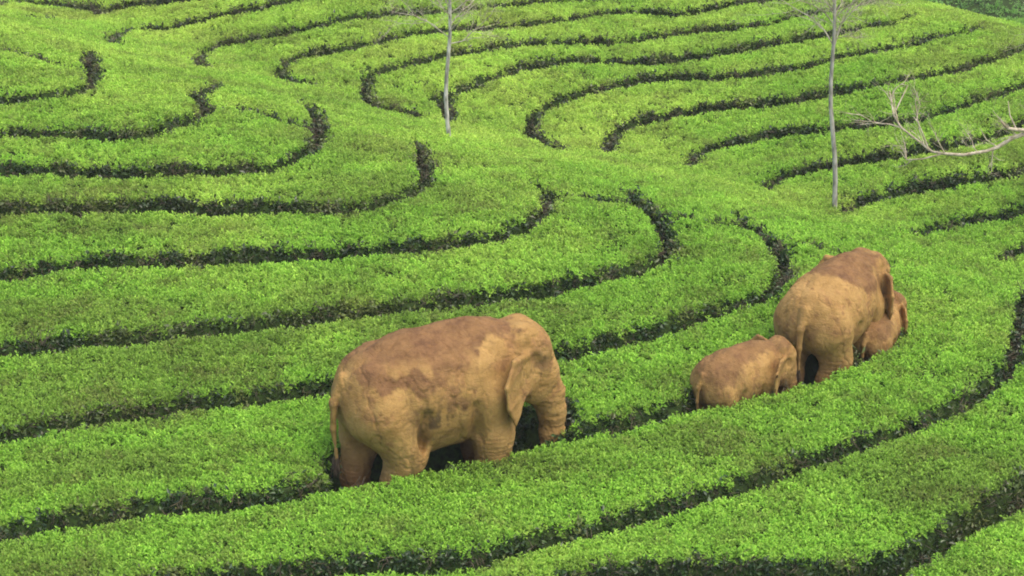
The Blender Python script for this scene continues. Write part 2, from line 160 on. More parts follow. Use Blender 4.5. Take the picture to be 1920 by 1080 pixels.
# where neighbouring rows grow into one another
SEAMS = [
    [[-3.43,47.01],[-3.1300000000000003,53.01],[-2.93,63]],
    [[3.54,48.49],[3.84,54.49],[4.04,63]],
    [[6.17,47.89],[6.47,53.89],[6.67,63]],
    [[7.04,47.43],[7.34,53.43],[7.54,63]],
    [[7.48,45.85],[7.78,51.85],[7.98,63]],
    [[8.58,45.35],[8.88,51.35],[9.08,63]],
    [[9.5,44.38],[9.8,50.38],[10.0,63]],
    [[-5.54,47.81],[-5.24,53.81],[-5.04,63]],
    [[4.91,29.76],[5.03,30.31],[5.03,30.88],[4.98,31.27],[4.94,31.7]],
    [[-7.22,41.55],[-7.19,42.62],[-7.02,43.39]],
    [[-4.99,39.88],[-5.24,40.7],[-5.38,42.18]],
    [[-3.39,39.36],[-3.47,40.86],[-3.45,41.69]],
    [[-1.5,37.22],[-1.7,38.81],[-1.59,40.46]],
    [[-1.07,40.55],[-1.33,40.38],[-1.59,40.46]],
    [[0.23,35.16],[0.12,35.83],[0.0,36.68],[0.17,37.54],[0.34,38.56],[0.56,38.86],[0.77,39.12]],
    [[1.63,35.41],[1.55,36.19],[1.47,37.12],[1.56,39.7]],
    [[0.77,39.12],[0.99,39.01],[1.2,38.9],[1.38,39.35],[1.56,39.7]],
    [[3.17,34.62],[3.1,35.43],[3.04,36.35],[2.97,37.31],[2.9,38.06],[2.82,38.73]],
    [[2.82,38.73],[2.96,38.37],[3.1,38.01],[3.24,37.64],[3.38,37.28],[3.56,37.25],[3.74,37.21],[3.92,37.16]],
    [[3.92,37.16],[4.03,36.8],[4.14,36.44],[4.25,36.09],[4.36,35.74],[4.55,35.74],[4.73,35.74],[4.92,35.72]],
    [[4.94,31.7],[5.15,32.33],[5.4,33.13],[5.61,33.78],[5.82,34.39]],
    [[4.92,35.72],[5.05,35.32],[5.18,34.93],[5.31,34.54],[5.48,34.5],[5.65,34.44],[5.82,34.39]],
    [[6.73,31.22],[6.77,31.73],[6.81,32.29],[6.88,33.38]],
    [[5.82,34.39],[5.94,34.16],[6.06,33.93],[6.17,33.71],[6.29,33.5],[6.43,33.47],[6.58,33.44],[6.73,33.41],[6.88,33.38]],
    [[-8.01,48.09],[-7.67,46.79],[-7.27,44.54]],
    [[-1.07,40.55],[-0.87,39.69],[-0.68,38.58],[-0.51,38.38],[-0.34,38.17],[-0.17,37.96],[0.0,37.76],[0.17,37.54],[0.34,38.56]],
    [[-3.45,41.69],[-3.25,41.43],[-3.05,41.19],[-2.86,40.97],[-2.67,40.79],[-2.48,40.62],[-2.3,40.45]],
    [[-5.38,42.18],[-5.19,42.31],[-5.0,42.41],[-4.8,42.48],[-4.6,42.41],[-4.39,42.31],[-4.19,42.21],[-3.98,42.12]],
    [[-7.02,43.39],[-6.81,43.19],[-6.6,42.99],[-6.39,42.79],[-6.19,42.59],[-5.99,42.76],[-5.79,42.91],[-5.58,43.02]]]
ROW_LABELS = [
    (5.27, 24.1, 'small wedge of green tea hedge in the bottom right corner, beyond the brown soil path'),
    (3.38, 25.01, 'broad foreground tea hedge below the long curving path, at the bottom right'),
    (-0.47, 25.33, 'foreground tea hedge directly in front of the elephants, hiding their feet'),
    (-3.34, 26.53, 'tea hedge right behind the largest elephant, ending at its tail on the left'),
    (-6.06, 27.97, 'second tea hedge above the largest elephant, its right end bending up left of the adult'),
    (-5.02, 30.45, 'third tea hedge above the largest elephant, curling upward near the picture centre'),
    (-6.78, 32.22, 'fourth tea hedge up on the left, bending back below the pale tree trunk'),
    (4.42, 33.83, 'bright ridge-top tea hedge right above the adult elephant seen from behind'),
    (-2.39, 34.52, 'tea hedge on the left whose rounded end lies just left below the pale trunk'),
    (5.66, 40.48, 'long far-slope tea hedge behind the grey tree, crossing half its trunk height'),
    (6.74, 34.37, 'short tea hedge at the right edge, lowest of those beyond the ridge'),
    (0.81, 36.14, 'small tea patch on the ridge crest at the picture centre, below the pale tree trunk'),
    (-4.14, 35.81, 'tea hedge on the left with a rounded end, third loop below the top left corner'),
    (5.86, 35.67, 'tea hedge just right of the grey tree foot, second lowest beyond the ridge'),
    (-5.91, 37.25, 'tea hedge on the left around the second dark loop below the top left corner'),
    (4.9, 37.11, 'tea hedge around the foot of the grey tree, beyond the ridge'),
    (-7.98, 38.53, 'small tea hedge inside the smallest loop at the left edge, near the top'),
    (-4.38, 41.05, 'small bright tea patch on the upper ridge between two hooked paths'),
    (3.94, 38.87, 'tea hedge beyond the ridge just under the bare bough from the right edge'),
    (5.14, 43.76, 'far tea hedge from the pale trunk foot to behind the grey tree crown'),
    (2.41, 42.37, 'far tea hedge with a rounded left end, right of the pale tree trunk'),
    (-8.55, 41.34, 'tea hedge on the bright hump at the left edge, above the smallest loop'),
    (2.98, 44.95, 'far tea hedge crossing behind the lower trunk of the pale tree'),
    (2.1, 46.31, 'far tea hedge crossing behind the twigs of the pale tree'),
    (-4.71, 43.98, 'upper tea hedge with a hooked left end, left of the pale tree crown'),
    (-6.3, 45.4, 'tea hedge near the top, between the two hooked paths left of centre'),
    (-10.25, 51.04, 'sliver of tea hedge in the top left corner'),
    (-6.95, 47.28, 'wedge of tea hedge at the top edge, beside the dark notch on the upper left'),
]
BOUGH = {"base":[7.96,34.77],"fork":[7.96,34.77,1.73],"boughs":[[[[7.94,34.9,1.69],[7.57,34.86,1.64],[7.21,34.78,1.69],[7.07,34.75,1.72],[6.98,34.74,1.82]],0.04,0.018],[[[7.84,34.9,1.65],[7.41,34.84,1.62],[7.18,34.81,1.56],[6.96,34.79,1.42],[6.81,34.77,1.37],[6.47,34.77,1.31],[6.21,34.86,1.3],[6.06,34.94,1.3],[5.86,35.05,1.43],[5.62,35.13,1.6],[5.51,35.21,1.77],[5.49,35.37,1.92],[5.48,35.51,2.04]],0.035,0.01],[[[5.62,35.13,1.6],[5.46,35.21,1.63],[5.26,35.32,1.61],[5.06,35.4,1.56]],0.014,0.006],[[[6.0,34.98,1.34],[5.91,34.99,1.56],[5.84,34.99,1.71],[5.77,35.05,1.8]],0.014,0.006],[[[6.21,34.86,1.3],[5.92,34.94,1.19],[5.71,35.05,1.14],[5.63,35.17,1.23]],0.013,0.006],[[[5.51,35.21,1.77],[5.63,35.33,1.98],[5.72,35.41,2.15],[5.64,35.47,2.15]],0.012,0.006],[[[6.96,34.79,1.42],[6.79,34.77,1.54],[6.68,34.73,1.73]],0.012,0.005],[[[7.21,34.78,1.69],[7.1,34.78,1.91],[7.09,34.92,2.07]],0.014,0.006]]}

# ------------------------------------------------------------------ helpers
def tag(o, label=None, cat=None, group=None, kind=None):
    if label: o['label'] = label
    if cat: o['category'] = cat
    if group: o['group'] = group
    if kind: o['kind'] = kind
    return o


def empty(name, loc=(0, 0, 0)):
    o = bpy.data.objects.new(name, None)
    o.empty_display_size = 0.2
    COL.objects.link(o)
    o.location = loc
    return o


def mesh_obj(name, verts, faces, mat, parent=None, smooth=True):
    me = bpy.data.meshes.new(name)
    verts = np.asarray(verts, np.float32)
    me.vertices.add(len(verts))
    me.vertices.foreach_set('co', verts.ravel())
    if len(faces):
        faces = np.asarray(faces, np.int32)
        n, k = faces.shape
        me.loops.add(n * k)
        me.loops.foreach_set('vertex_index', faces.ravel())
        me.polygons.add(n)
        me.polygons.foreach_set('loop_start', np.arange(0, n * k, k, dtype=np.int32))
        me.polygons.foreach_set('loop_total', np.full(n, k, np.int32))
        me.polygons.foreach_set('use_smooth', np.full(n, smooth))
    me.update(calc_edges=True)
    me.validate()
    if mat: me.materials.append(mat)
    o = bpy.data.objects.new(name, me)
    COL.objects.link(o)
    if parent: o.parent = parent
    return o


def attr(o, name, typ, dom, data):
    a = o.data.attributes.new(name, typ, dom)
    key = 'value' if typ in ('FLOAT', 'INT') else ('color' if 'COLOR' in typ else 'vector')
    a.data.foreach_set(key, np.asarray(data).ravel())


def hash2(i, j, s=0):
    v = np.sin(i * 127.1 + j * 311.7 + s * 74.7) * 43758.5453
    return v - np.floor(v)


def noise2(x, y, s=0):
    i = np.floor(x); j = np.floor(y); fx = x - i; fy = y - j
    fx = fx * fx * (3 - 2 * fx); fy = fy * fy * (3 - 2 * fy)
    a = hash2(i, j, s); b = hash2(i + 1, j, s); c = hash2(i, j + 1, s); d = hash2(i + 1, j + 1, s)
    return (a + (b - a) * fx) * (1 - fy) + (c + (d - c) * fx) * fy


def fbm2(x, y, s=0, oct=3):
    r = 0; a = .5; t = 0
    for k in range(oct):
        r = r + a * noise2(x * 2 ** k + 17 * k, y * 2 ** k - 9 * k, s + k); t += a; a *= .5
    return r / t


def hash3(i, j, k, s=0):
    v = np.sin(i * 127.1 + j * 311.7 + k * 191.3 + s * 74.7) * 43758.5453
    return v - np.floor(v)


def noise3(p, s=0):
    i = np.floor(p); f = p - i; f = f * f * (3 - 2 * f)
    r = 0
    for a in (0, 1):
        for b in (0, 1):
            for c in (0, 1):
                w = (f[..., 0] if a else 1 - f[..., 0]) * (f[..., 1] if b else 1 - f[..., 1]) * (f[..., 2] if c else 1 - f[..., 2])
                r = r + w * hash3(i[..., 0] + a, i[..., 1] + b, i[..., 2] + c, s)
    return r


def fbm3(p, s=0, oct=3):
    r = 0; a = .5; t = 0
    for k in range(oct):
        r = r + a * noise3(p * 2 ** k + 13.7 * k, s + k); t += a; a *= .5
    return r / t


def sstep(a, b, x):
    t = np.clip((x - a) / (b - a), 0, 1)
    return t * t * (3 - 2 * t)


def new_mat(name):
    m = bpy.data.materials.new(name)
    m.use_nodes = True
    nt = m.node_tree
    return m, nt, nt.nodes, nt.links, nt.nodes['Principled BSDF']


# ------------------------------------------------------------------ terrain: height of the plucked tea canopy, 1 m table
TX0, TY0 = -22, 14
TH = np.array(TERRAIN, float) / 100.0
TNY, TNX = TH.shape
TEA = 0.70        # height of the bushes above the soil


def bsp(x):
    return np.stack([(1 - x) ** 3, 3 * x ** 3 - 6 * x ** 2 + 4, -3 * x ** 3 + 3 * x ** 2 + 3 * x + 1, x ** 3], -1) / 6


def height(x, y):
    fx = np.clip(np.asarray(x, float) - TX0, 1, TNX - 2.001)
    fy = np.clip(np.asarray(y, float) - TY0, 1, TNY - 2.001)
    ix = fx.astype(int); iy = fy.astype(int)
    wx = bsp(fx - ix); wy = bsp(fy - iy)
    r = 0
    for a in range(4):
        for b in range(4):
            r = r + wy[..., a] * wx[..., b] * TH[np.clip(iy - 1 + a, 0, TNY - 1), np.clip(ix - 1 + b, 0, TNX - 1)]
    return r


def land(x, y):
    """canopy level everywhere, with the far valley and the opposite hillside"""
    h = height(x, y)
    far = sstep(60, 84, y)
    h = h * (1 - far) + (-15.0) * far
    return h + np.clip(y - 88, 0, 170) * 0.47 * sstep(86, 100, y)


def ground_z(x, y):
    return float(height(np.array(x), np.array(y))) - TEA


# ------------------------------------------------------------------ materials
def mat_soil():
    m, nt, N, L, b = new_mat('soil')
    tc = N.new('ShaderNodeTexCoord')
    n1 = N.new('ShaderNodeTexNoise'); n1.inputs['Scale'].default_value = 6; n1.inputs['Detail'].default_value = 8
    cr = N.new('ShaderNodeValToRGB')
    cr.color_ramp.elements[0].color = (.035, .022, .013, 1); cr.color_ramp.elements[1].color = (.15, .095, .055, 1)
    cr.color_ramp.elements[0].position = .35; cr.color_ramp.elements[1].position = .7
    n2 = N.new('ShaderNodeTexNoise'); n2.inputs['Scale'].default_value = 9; n2.inputs['Detail'].default_value = 10
    c2 = N.new('ShaderNodeValToRGB')
    c2.color_ramp.elements[0].color = (.04, .09, .012, 1); c2.color_ramp.elements[1].color = (.13, .27, .03, 1)
    at = N.new('ShaderNodeAttribute'); at.attribute_name = 'outer'
    mx = N.new('ShaderNodeMix'); mx.data_type = 'RGBA'
    bp = N.new('ShaderNodeBump'); bp.inputs['Strength'].default_value = .8; bp.inputs['Distance'].default_value = .05
    L.new(tc.outputs['Object'], n1.inputs[0]); L.new(tc.outputs['Object'], n2.inputs[0])
    L.new(n1.outputs[0], cr.inputs[0]); L.new(n2.outputs[0], c2.inputs[0])
    L.new(at.outputs['Fac'], mx.inputs[0]); L.new(cr.outputs[0], mx.inputs[6]); L.new(c2.outputs[0], mx.inputs[7])
    L.new(mx.outputs[2], b.inputs['Base Color']); L.new(n2.outputs[0], bp.inputs['Height']); L.new(bp.outputs[0], b.inputs['Normal'])
    b.inputs['Roughness'].default_value = .95
    b.inputs['Specular IOR Level'].default_value = .1
    return m


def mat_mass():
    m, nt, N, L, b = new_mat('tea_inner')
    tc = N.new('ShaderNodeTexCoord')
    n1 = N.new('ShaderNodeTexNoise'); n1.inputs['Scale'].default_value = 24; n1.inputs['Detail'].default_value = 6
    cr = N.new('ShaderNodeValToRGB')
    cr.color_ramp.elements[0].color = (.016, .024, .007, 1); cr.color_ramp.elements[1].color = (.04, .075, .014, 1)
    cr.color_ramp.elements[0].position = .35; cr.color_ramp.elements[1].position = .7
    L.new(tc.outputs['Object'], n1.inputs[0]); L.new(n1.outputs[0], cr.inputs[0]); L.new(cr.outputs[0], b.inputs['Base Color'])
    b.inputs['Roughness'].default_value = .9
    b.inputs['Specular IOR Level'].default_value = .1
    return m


def mat_leaf(name, c_old, c_young, c_yellow, rough=.42, spec=.35, trans=.35):
    """leaf colour: age of the leaf (mesh attribute) and tint of the bush (instance attribute)"""
    m, nt, N, L, b = new_mat(name)
    age = N.new('ShaderNodeAttribute'); age.attribute_name = 'young'
    tint = N.new('ShaderNodeAttribute'); tint.attribute_name = 'tint'; tint.attribute_type = 'INSTANCER'
    sep = N.new('ShaderNodeSeparateXYZ')
    L.new(tint.outputs['Vector'], sep.inputs[0])
    m1 = N.new('ShaderNodeMix'); m1.data_type = 'RGBA'
    m1.inputs[6].default_value = (*c_old, 1); m1.inputs[7].default_value = (*c_young, 1)
    L.new(age.outputs['Fac'], m1.inputs[0])
    m2 = N.new('ShaderNodeMix'); m2.data_type = 'RGBA'
    m2.inputs[7].default_value = (*c_yellow, 1)
    L.new(sep.outputs[0], m2.inputs[0]); L.new(m1.outputs[2], m2.inputs[6])
    m3 = N.new('ShaderNodeMix'); m3.data_type = 'RGBA'; m3.inputs[7].default_value = (.20, .23, .055, 1)
    L.new(sep.outputs[2], m3.inputs[0]); L.new(m2.outputs[2], m3.inputs[6])
    hs = N.new('ShaderNodeHueSaturation'); L.new(sep.outputs[1], hs.inputs['Value']); L.new(m3.outputs[2], hs.inputs['Color'])
    L.new(hs.outputs[0], b.inputs['Base Color'])
    b.inputs['Roughness'].default_value = rough
    b.inputs['Specular IOR Level'].default_value = spec
    tr = N.new('ShaderNodeBsdfTranslucent'); L.new(hs.outputs[0], tr.inputs[0])
    ms = N.new('ShaderNodeMixShader'); ms.inputs[0].default_value = trans
    L.new(b.outputs[0], ms.inputs[1]); L.new(tr.outputs[0], ms.inputs[2])
    L.new(ms.outputs[0], N['Material Output'].inputs[0])
    return m


def mat_bark(name, c0, c1, scale=14):
    m, nt, N, L, b = new_mat(name)
    tc = N.new('ShaderNodeTexCoord')
    mp = N.new('ShaderNodeMapping'); mp.inputs['Scale'].default_value = (1, 1, .35)
    n1 = N.new('ShaderNodeTexNoise'); n1.inputs['Scale'].default_value = scale; n1.inputs['Detail'].default_value = 6
    cr = N.new('ShaderNodeValToRGB')
    cr.color_ramp.elements[0].color = (*c0, 1); cr.color_ramp.elements[1].color = (*c1, 1)
    cr.color_ramp.elements[0].position = .38; cr.color_ramp.elements[1].position = .62
    bp = N.new('ShaderNodeBump'); bp.inputs['Strength'].default_value = .5; bp.inputs['Distance'].default_value = .01
    L.new(tc.outputs['Object'], mp.inputs[0]); L.new(mp.outputs[0], n1.inputs[0]); L.new(n1.outputs[0], cr.inputs[0])
    L.new(cr.outputs[0], b.inputs['Base Color']); L.new(n1.outputs[0], bp.inputs['Height']); L.new(bp.outputs[0], b.inputs['Normal'])
    b.inputs['Roughness'].default_value = .85
    return m


M_SOIL = mat_soil()
M_MASS = mat_mass()
M_YOUNG = mat_leaf('tea_shoot', (.135, .30, .029), (.315, .565, .060), (.50, .645, .11), rough=.52, spec=.22, trans=.38)
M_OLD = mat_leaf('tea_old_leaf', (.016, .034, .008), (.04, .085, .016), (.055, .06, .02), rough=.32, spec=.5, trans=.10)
M_DARK = mat_leaf('tea_far_leaf', (.085, .20, .035), (.17, .36, .06), (.21, .38, .075), trans=.15)
M_TWIG = mat_bark('tea_twig', (.03, .024, .013), (.085, .068, .035))

# ------------------------------------------------------------------ the ground sheet
VIEW_K = 0.2


def in_view(x, y, m):
    """planted area in front of the viewpoint that is built bush by bush"""
    return (np.abs(x) < VIEW_K * np.hypot(y, 13.0) + m) & (y > 17.0 + 0 * x) & (y < 62)


def build_ground():
    xs = np.concatenate([np.linspace(-400, -24, 24)[:-1], np.arange(-24, 24.01, .4), np.linspace(24, 400, 24)[1:]])
    ys = np.concatenate([np.linspace(-200, 12, 12)[:-1], np.arange(12, 62, .4), np.linspace(62, 420, 90)])
    X, Y = np.meshgrid(xs, ys)
    Z = land(X, Y)
    inn = in_view(X, Y, 3.6)
    outer = 1.0 - inn
    Z = Z - np.where(inn, TEA, 0.12) + .05 * (fbm2(X * 1.3, Y * 1.3, 3) - .5)
    ny, nx = X.shape
    idx = np.arange(ny * nx).reshape(ny, nx)
    f = np.stack([idx[:-1, :-1], idx[:-1, 1:], idx[1:, 1:], idx[1:, :-1]], -1).reshape(-1, 4)
    o = mesh_obj('ground', np.stack([X, Y, Z], -1).reshape(-1, 3), f, M_SOIL)
    attr(o, 'outer', 'FLOAT', 'POINT', outer.ravel().astype(np.float32))
    tag(o, kind='structure')


build_ground()

# ------------------------------------------------------------------ footpath network cut between the tea rows
RES = 0.0625
GX = np.arange(-17.5, 18.5, RES)
GY = np.arange(17.0, 62.0, RES)
XX, YY = np.meshgrid(GX, GY)
EDGE = np.full(XX.shape, 9.0)       # distance outside the path edge (negative = in the path)
PART = np.full(XX.shape, 9.0)       # distance to any row boundary
SIDE = np.zeros(XX.shape)           # +1 on the uphill side of a path, -1 on the downhill side
TOP = height(XX, YY)
UY, UX = np.gradient(TOP, RES)
UL = np.hypot(UX, UY) + 1e-6
UK = np.minimum(1, UL / .06) / UL


def stamp(field, pts, hw, taper0=False, taper1=False, reach=1.6, cut=False):
    P = np.array(pts, float)
    seg = np.hypot(*np.diff(P, axis=0).T)
    s0 = np.concatenate([[0], np.cumsum(seg)])
    tot = s0[-1]
    for k in range(len(P) - 1):
        a, b = P[k], P[k + 1]
        x0, x1 = min(a[0], b[0]) - reach, max(a[0], b[0]) + reach
        y0, y1 = min(a[1], b[1]) - reach, max(a[1], b[1]) + reach
        i0 = np.searchsorted(GX, x0); i1 = np.searchsorted(GX, x1); j0 = np.searchsorted(GY, y0); j1 = np.searchsorted(GY, y1)
        if i1 <= i0 or j1 <= j0: continue
        gx = XX[j0:j1, i0:i1]; gy = YY[j0:j1, i0:i1]
        d = b - a; L2 = d @ d + 1e-9
        t = np.clip(((gx - a[0]) * d[0] + (gy - a[1]) * d[1]) / L2, 0, 1)
        dist = np.hypot(gx - a[0] - t * d[0], gy - a[1] - t * d[1])
        s = s0[k] + t * seg[k]
        w = hw * (1 + .45 * (fbm2(gx * 1.1, gy * 1.1, 5) - .5))
        if taper0: w = w * (.65 + .35 * sstep(0, .6, s))
        if taper1: w = w * (.35 + .75 * sstep(0, 1.2, tot - s)) - .03 * sstep(.6, 0, tot - s)
        if field is EDGE:
            sd = ((gx - a[0] - t * d[0]) * UX[j0:j1, i0:i1] + (gy - a[1] - t * d[1]) * UY[j0:j1, i0:i1]) * UK[j0:j1, i0:i1] / (dist + .02)
            if cut: sd = (gy - a[1] - t * d[1]) / (dist + .02) * .8
            nearer = dist - w < field[j0:j1, i0:i1]
            SIDE[j0:j1, i0:i1] = np.where(nearer, sd, SIDE[j0:j1, i0:i1])
        field[j0:j1, i0:i1] = np.minimum(field[j0:j1, i0:i1], dist - w)


for name, pts in PATHS.items():
    if name[0] == 'S':
        stamp(EDGE, pts, .045)
    elif name[0] == 'N':
        stamp(EDGE, pts, (.17 if name == 'N10' else .062), taper0=name in ('N9',), taper1=name not in ('N9', 'N10'))
    else:
        stamp(EDGE, pts, .072 if name in ('Ph', 'Pi', 'Pj', 'Pk', 'Pl', 'Pm') else .056, cut=True, taper0=name not in ('Pa',), taper1=name in ('Pf', 'Pg'))
    stamp(PART, pts, 0)
for pts in SEAMS:
    stamp(PART, pts, 0)

# where each animal stands: x, y, heading, size, kind
ELEPHANTS = [(-1.04, 26.65, R(25), 0.965, 'lead'), (2.62, 28.1, R(34), 0.535, 'calf'), (3.91, 29.26, R(57), 0.76, 'mother'), (4.55, 29.62, R(66), 0.45, 'second')]

for (ex, ey, ea, es, ek) in ELEPHANTS:      # bushes pushed apart where an animal stands
    c, s_ = math.cos(ea), math.sin(ea)
    stamp(EDGE, [(ex - .85 * es * c, ey - 1.05 * es * s_), (ex + .85 * es * c, ey + .85 * es * s_)], .35 * es)
    stamp(EDGE, [(ex + .85 * es * c, ey + .85 * es * s_), (ex + 1.75 * es * c, ey + 1.75 * es * s_)], .24 * es)
INV = in_view(XX, YY, 3.5)
bump = .08 * (fbm2(XX * .9, YY * .9, 11) - .5) + .05 * (noise2(XX * 1.7, YY * 1.7, 12) - .5) + .03 * (noise2(XX * 6, YY * 6, 13) - .5)
HF = sstep(-.07, .06, EDGE + .05 * (noise2(XX * 5, YY * 5, 21) - .5))
CAN = TOP + bump + np.interp(YY, [28, 42], [.05, .03]) * SIDE * np.exp(-np.clip(EDGE, 0, 9) / .7) - .03 * np.exp(-np.clip(EDGE, 0, 9) / .15) - (TEA + .06) * (1 - HF)

# rows: connected planted areas between paths
LAB = np.zeros(XX.shape, int)
free = (PART > .09) & INV
ny, nx = LAB.shape
comp = 0
sizes = []
flat = free.copy()
for j in range(0, ny, 2):
    for i in range(0, nx, 2):
        if flat[j, i]:
            comp += 1
            q = deque([(j, i)]); flat[j, i] = False; n = 0
            while q:
                a, b = q.popleft(); LAB[a, b] = comp; n += 1
                for c, d in ((a + 1, b), (a - 1, b), (a, b + 1), (a, b - 1)):
                    if 0 <= c < ny and 0 <= d < nx and flat[c, d]:
                        flat[c, d] = False; q.append((c, d))
            sizes.append(n)
small = [k + 1 for k, n in enumerate(sizes) if n < 260]
LAB[np.isin(LAB, small)] = 0
for it in range(60):           # grow the rows until they meet in the middle of the paths
    z = (LAB == 0) & INV
    if not z.any(): break
    for dj, di in ((0, 1), (0, -1), (1, 0), (-1, 0)):
        sh = np.roll(np.roll(LAB, dj, 0), di, 1)
        m = (LAB == 0) & INV & (sh > 0)
        LAB[m] = sh[m]

# ------------------------------------------------------------------ leaf clusters (shared by all rows)
def leaf(P, d, side, L, W, fold, curl, vs, fs, ys, young):
    """one pointed leaf: base P, direction d, half width W, folded along the midrib"""
    up = np.cross(side, d); up /= np.linalg.norm(up)
    n = len(vs)
    mid = P + d * L * .5 + up * curl * L * .12
    tip = P + d * L - up * curl * L * .22
    vs += [P, mid + side * W + up * fold * W, mid, mid - side * W + up * fold * W, tip]
    fs += [(n, n + 1, n + 2), (n, n + 2, n + 3), (n + 2, n + 1, n + 4), (n + 2, n + 4, n + 3)]
    ys += [young] * 5


PROTO = bpy.data.collections.new('leaf_clusters')      # never linked to the scene


def proto(name, vs, fs, ys, mat):
    me = bpy.data.meshes.new(name)
    me.from_pydata([tuple(v) for v in vs], [], fs)
    a = me.attributes.new('young', 'FLOAT', 'POINT')
    a.data.foreach_set('value', np.array(ys, np.float32))
    for p in me.polygons: p.use_smooth = False
    me.materials.append(mat)
    o = bpy.data.objects.new(name, me)
    return o


def unit(v): return v / np.linalg.norm(v)


def make_shoot(name, mat, seed, nst=4, spread=.055, lmin=.035, lmax=.062):
    g = np.random.default_rng(seed)
    vs, fs, ys = [], [], []
    for s in range(nst):
        r = spread * math.sqrt(g.random()); a = g.random() * 6.283
        base = np.array([r * math.cos(a), r * math.sin(a), -.035 + g.normal() * .012])
        hgt = .045 + .035 * g.random()
        lean = np.array([math.cos(a) * .35 * r / spread, math.sin(a) * .35 * r / spread, 1.0]); lean = unit(lean + g.normal(size=3) * .18)
        nl = g.integers(4, 6)
        for k in range(nl):
            t = (k + .4) / nl
            P = base + lean * hgt * t
            az = k * 2.4 + g.random() * 1.0 + a
            el = R(5 + 62 * t ** 1.3 + g.normal() * 10)
            d = unit(np.array([math.cos(az) * math.cos(el), math.sin(az) * math.cos(el), math.sin(el)]) + lean * .15)
            side = unit(np.cross(d, np.array([0, 0, 1.0]) + g.normal(size=3) * .15))
            Lf = (lmin + (lmax - lmin) * g.random()) * (1.15 - .45 * t)
            leaf(P, d, side, Lf, Lf * .24, .45, g.random(), vs, fs, ys, float(np.clip(.15 + .85 * t + g.normal() * .15, 0, 1)))
    return proto(name, vs, fs, ys, mat)


def make_old(name, mat, seed, n=9, size=.085):
    g = np.random.default_rng(seed)
    vs, fs, ys = [], [], []
    for k in range(n):
        d = unit(np.array([g.normal(), g.normal(), abs(g.normal()) * .8 + .15]))
        P = np.array([g.normal() * .04, g.normal() * .04, g.random() * .05 - .04])
        side = unit(np.cross(d, g.normal(size=3)))
        Lf = size * (.6 + .6 * g.random())
        leaf(P, d, side, Lf, Lf * .22, .3, g.random(), vs, fs, ys, float(g.random()))
    return proto(name, vs, fs, ys, mat)


def make_twig(name, seed):
    g = np.random.default_rng(seed)
    vs, fs, ys = [], [], []
    def stick(a, b, r):
        d = unit(b - a); s = unit(np.cross(d, np.array([.3, .5, .8]))); u = np.cross(d, s); n = len(vs)
        for q, rr in ((a, r), (b, r * .6)):
            for k in range(3):
                an = k * 2.094; vs.append(q + (s * math.cos(an) + u * math.sin(an)) * rr); ys.append(0)
        for k in range(3):
            k2 = (k + 1) % 3; fs.append((n + k, n + k2, n + 3 + k2)); fs.append((n + k, n + 3 + k2, n + 3 + k))
    for k in range(4):
        a = np.array([g.normal() * .03, g.normal() * .03, -.05]); b = a + np.array([g.normal() * .06, g.normal() * .06, .10 + .07 * g.random()])
        c = b + np.array([g.normal() * .06, g.normal() * .06, .05 + .05 * g.random()])
        stick(a, b, .006); stick(b, c, .0045)
    return proto(name, vs, fs, ys, M_TWIG)


def collection(name, objs):
    c = bpy.data.collections.new(name)
    for o in objs: c.objects.link(o)
    return c


C_TOP = collection('shoots', [make_shoot(f'a{k}', M_YOUNG, 10 + k, nst=3 + k % 3) for k in range(8)])
C_SIDE = collection('sides', [make_old(f'b{k}', M_OLD, 40 + k) for k in range(5)] + [make_old('b6', M_OLD, 48, n=14, size=.07), make_twig('c0', 70)])
C_FAR = collection('far', [make_shoot(f'd{k}', M_DARK, 80 + k, nst=5, spread=.09, lmin=.06, lmax=.11) for k in range(4)])


def scatter_group(name, coll):
    ng = bpy.data.node_groups.new(name, 'GeometryNodeTree')
    ng.interface.new_socket('Geometry', in_out='INPUT', socket_type='NodeSocketGeometry')
    ng.interface.new_socket('Geometry', in_out='OUTPUT', socket_type='NodeSocketGeometry')
    N, L = ng.nodes, ng.links
    gi = N.new('NodeGroupInput'); go = N.new('NodeGroupOutput')
    ci = N.new('GeometryNodeCollectionInfo'); ci.inputs[0].default_value = coll
    ci.inputs['Separate Children'].default_value = True; ci.inputs['Reset Children'].default_value = True
    ip = N.new('GeometryNodeInstanceOnPoints'); ip.inputs['Pick Instance'].default_value = True
    def na(nm, t):
        n = N.new('GeometryNodeInputNamedAttribute'); n.data_type = t; n.inputs[0].default_value = nm
        return n.outputs[0]
    L.new(gi.outputs[0], ip.inputs['Points']); L.new(ci.outputs[0], ip.inputs['Instance'])
    L.new(na('pid', 'INT'), ip.inputs['Instance Index'])
    L.new(na('rot', 'FLOAT_VECTOR'), ip.inputs['Rotation'])
    L.new(na('scl', 'FLOAT'), ip.inputs['Scale'])
    L.new(ip.outputs[0], go.inputs[0])
    return ng


G_TOP = scatter_group('scatter_shoots', C_TOP)
G_SIDE = scatter_group('scatter_sides', C_SIDE)
G_FAR = scatter_group('scatter_far', C_FAR)


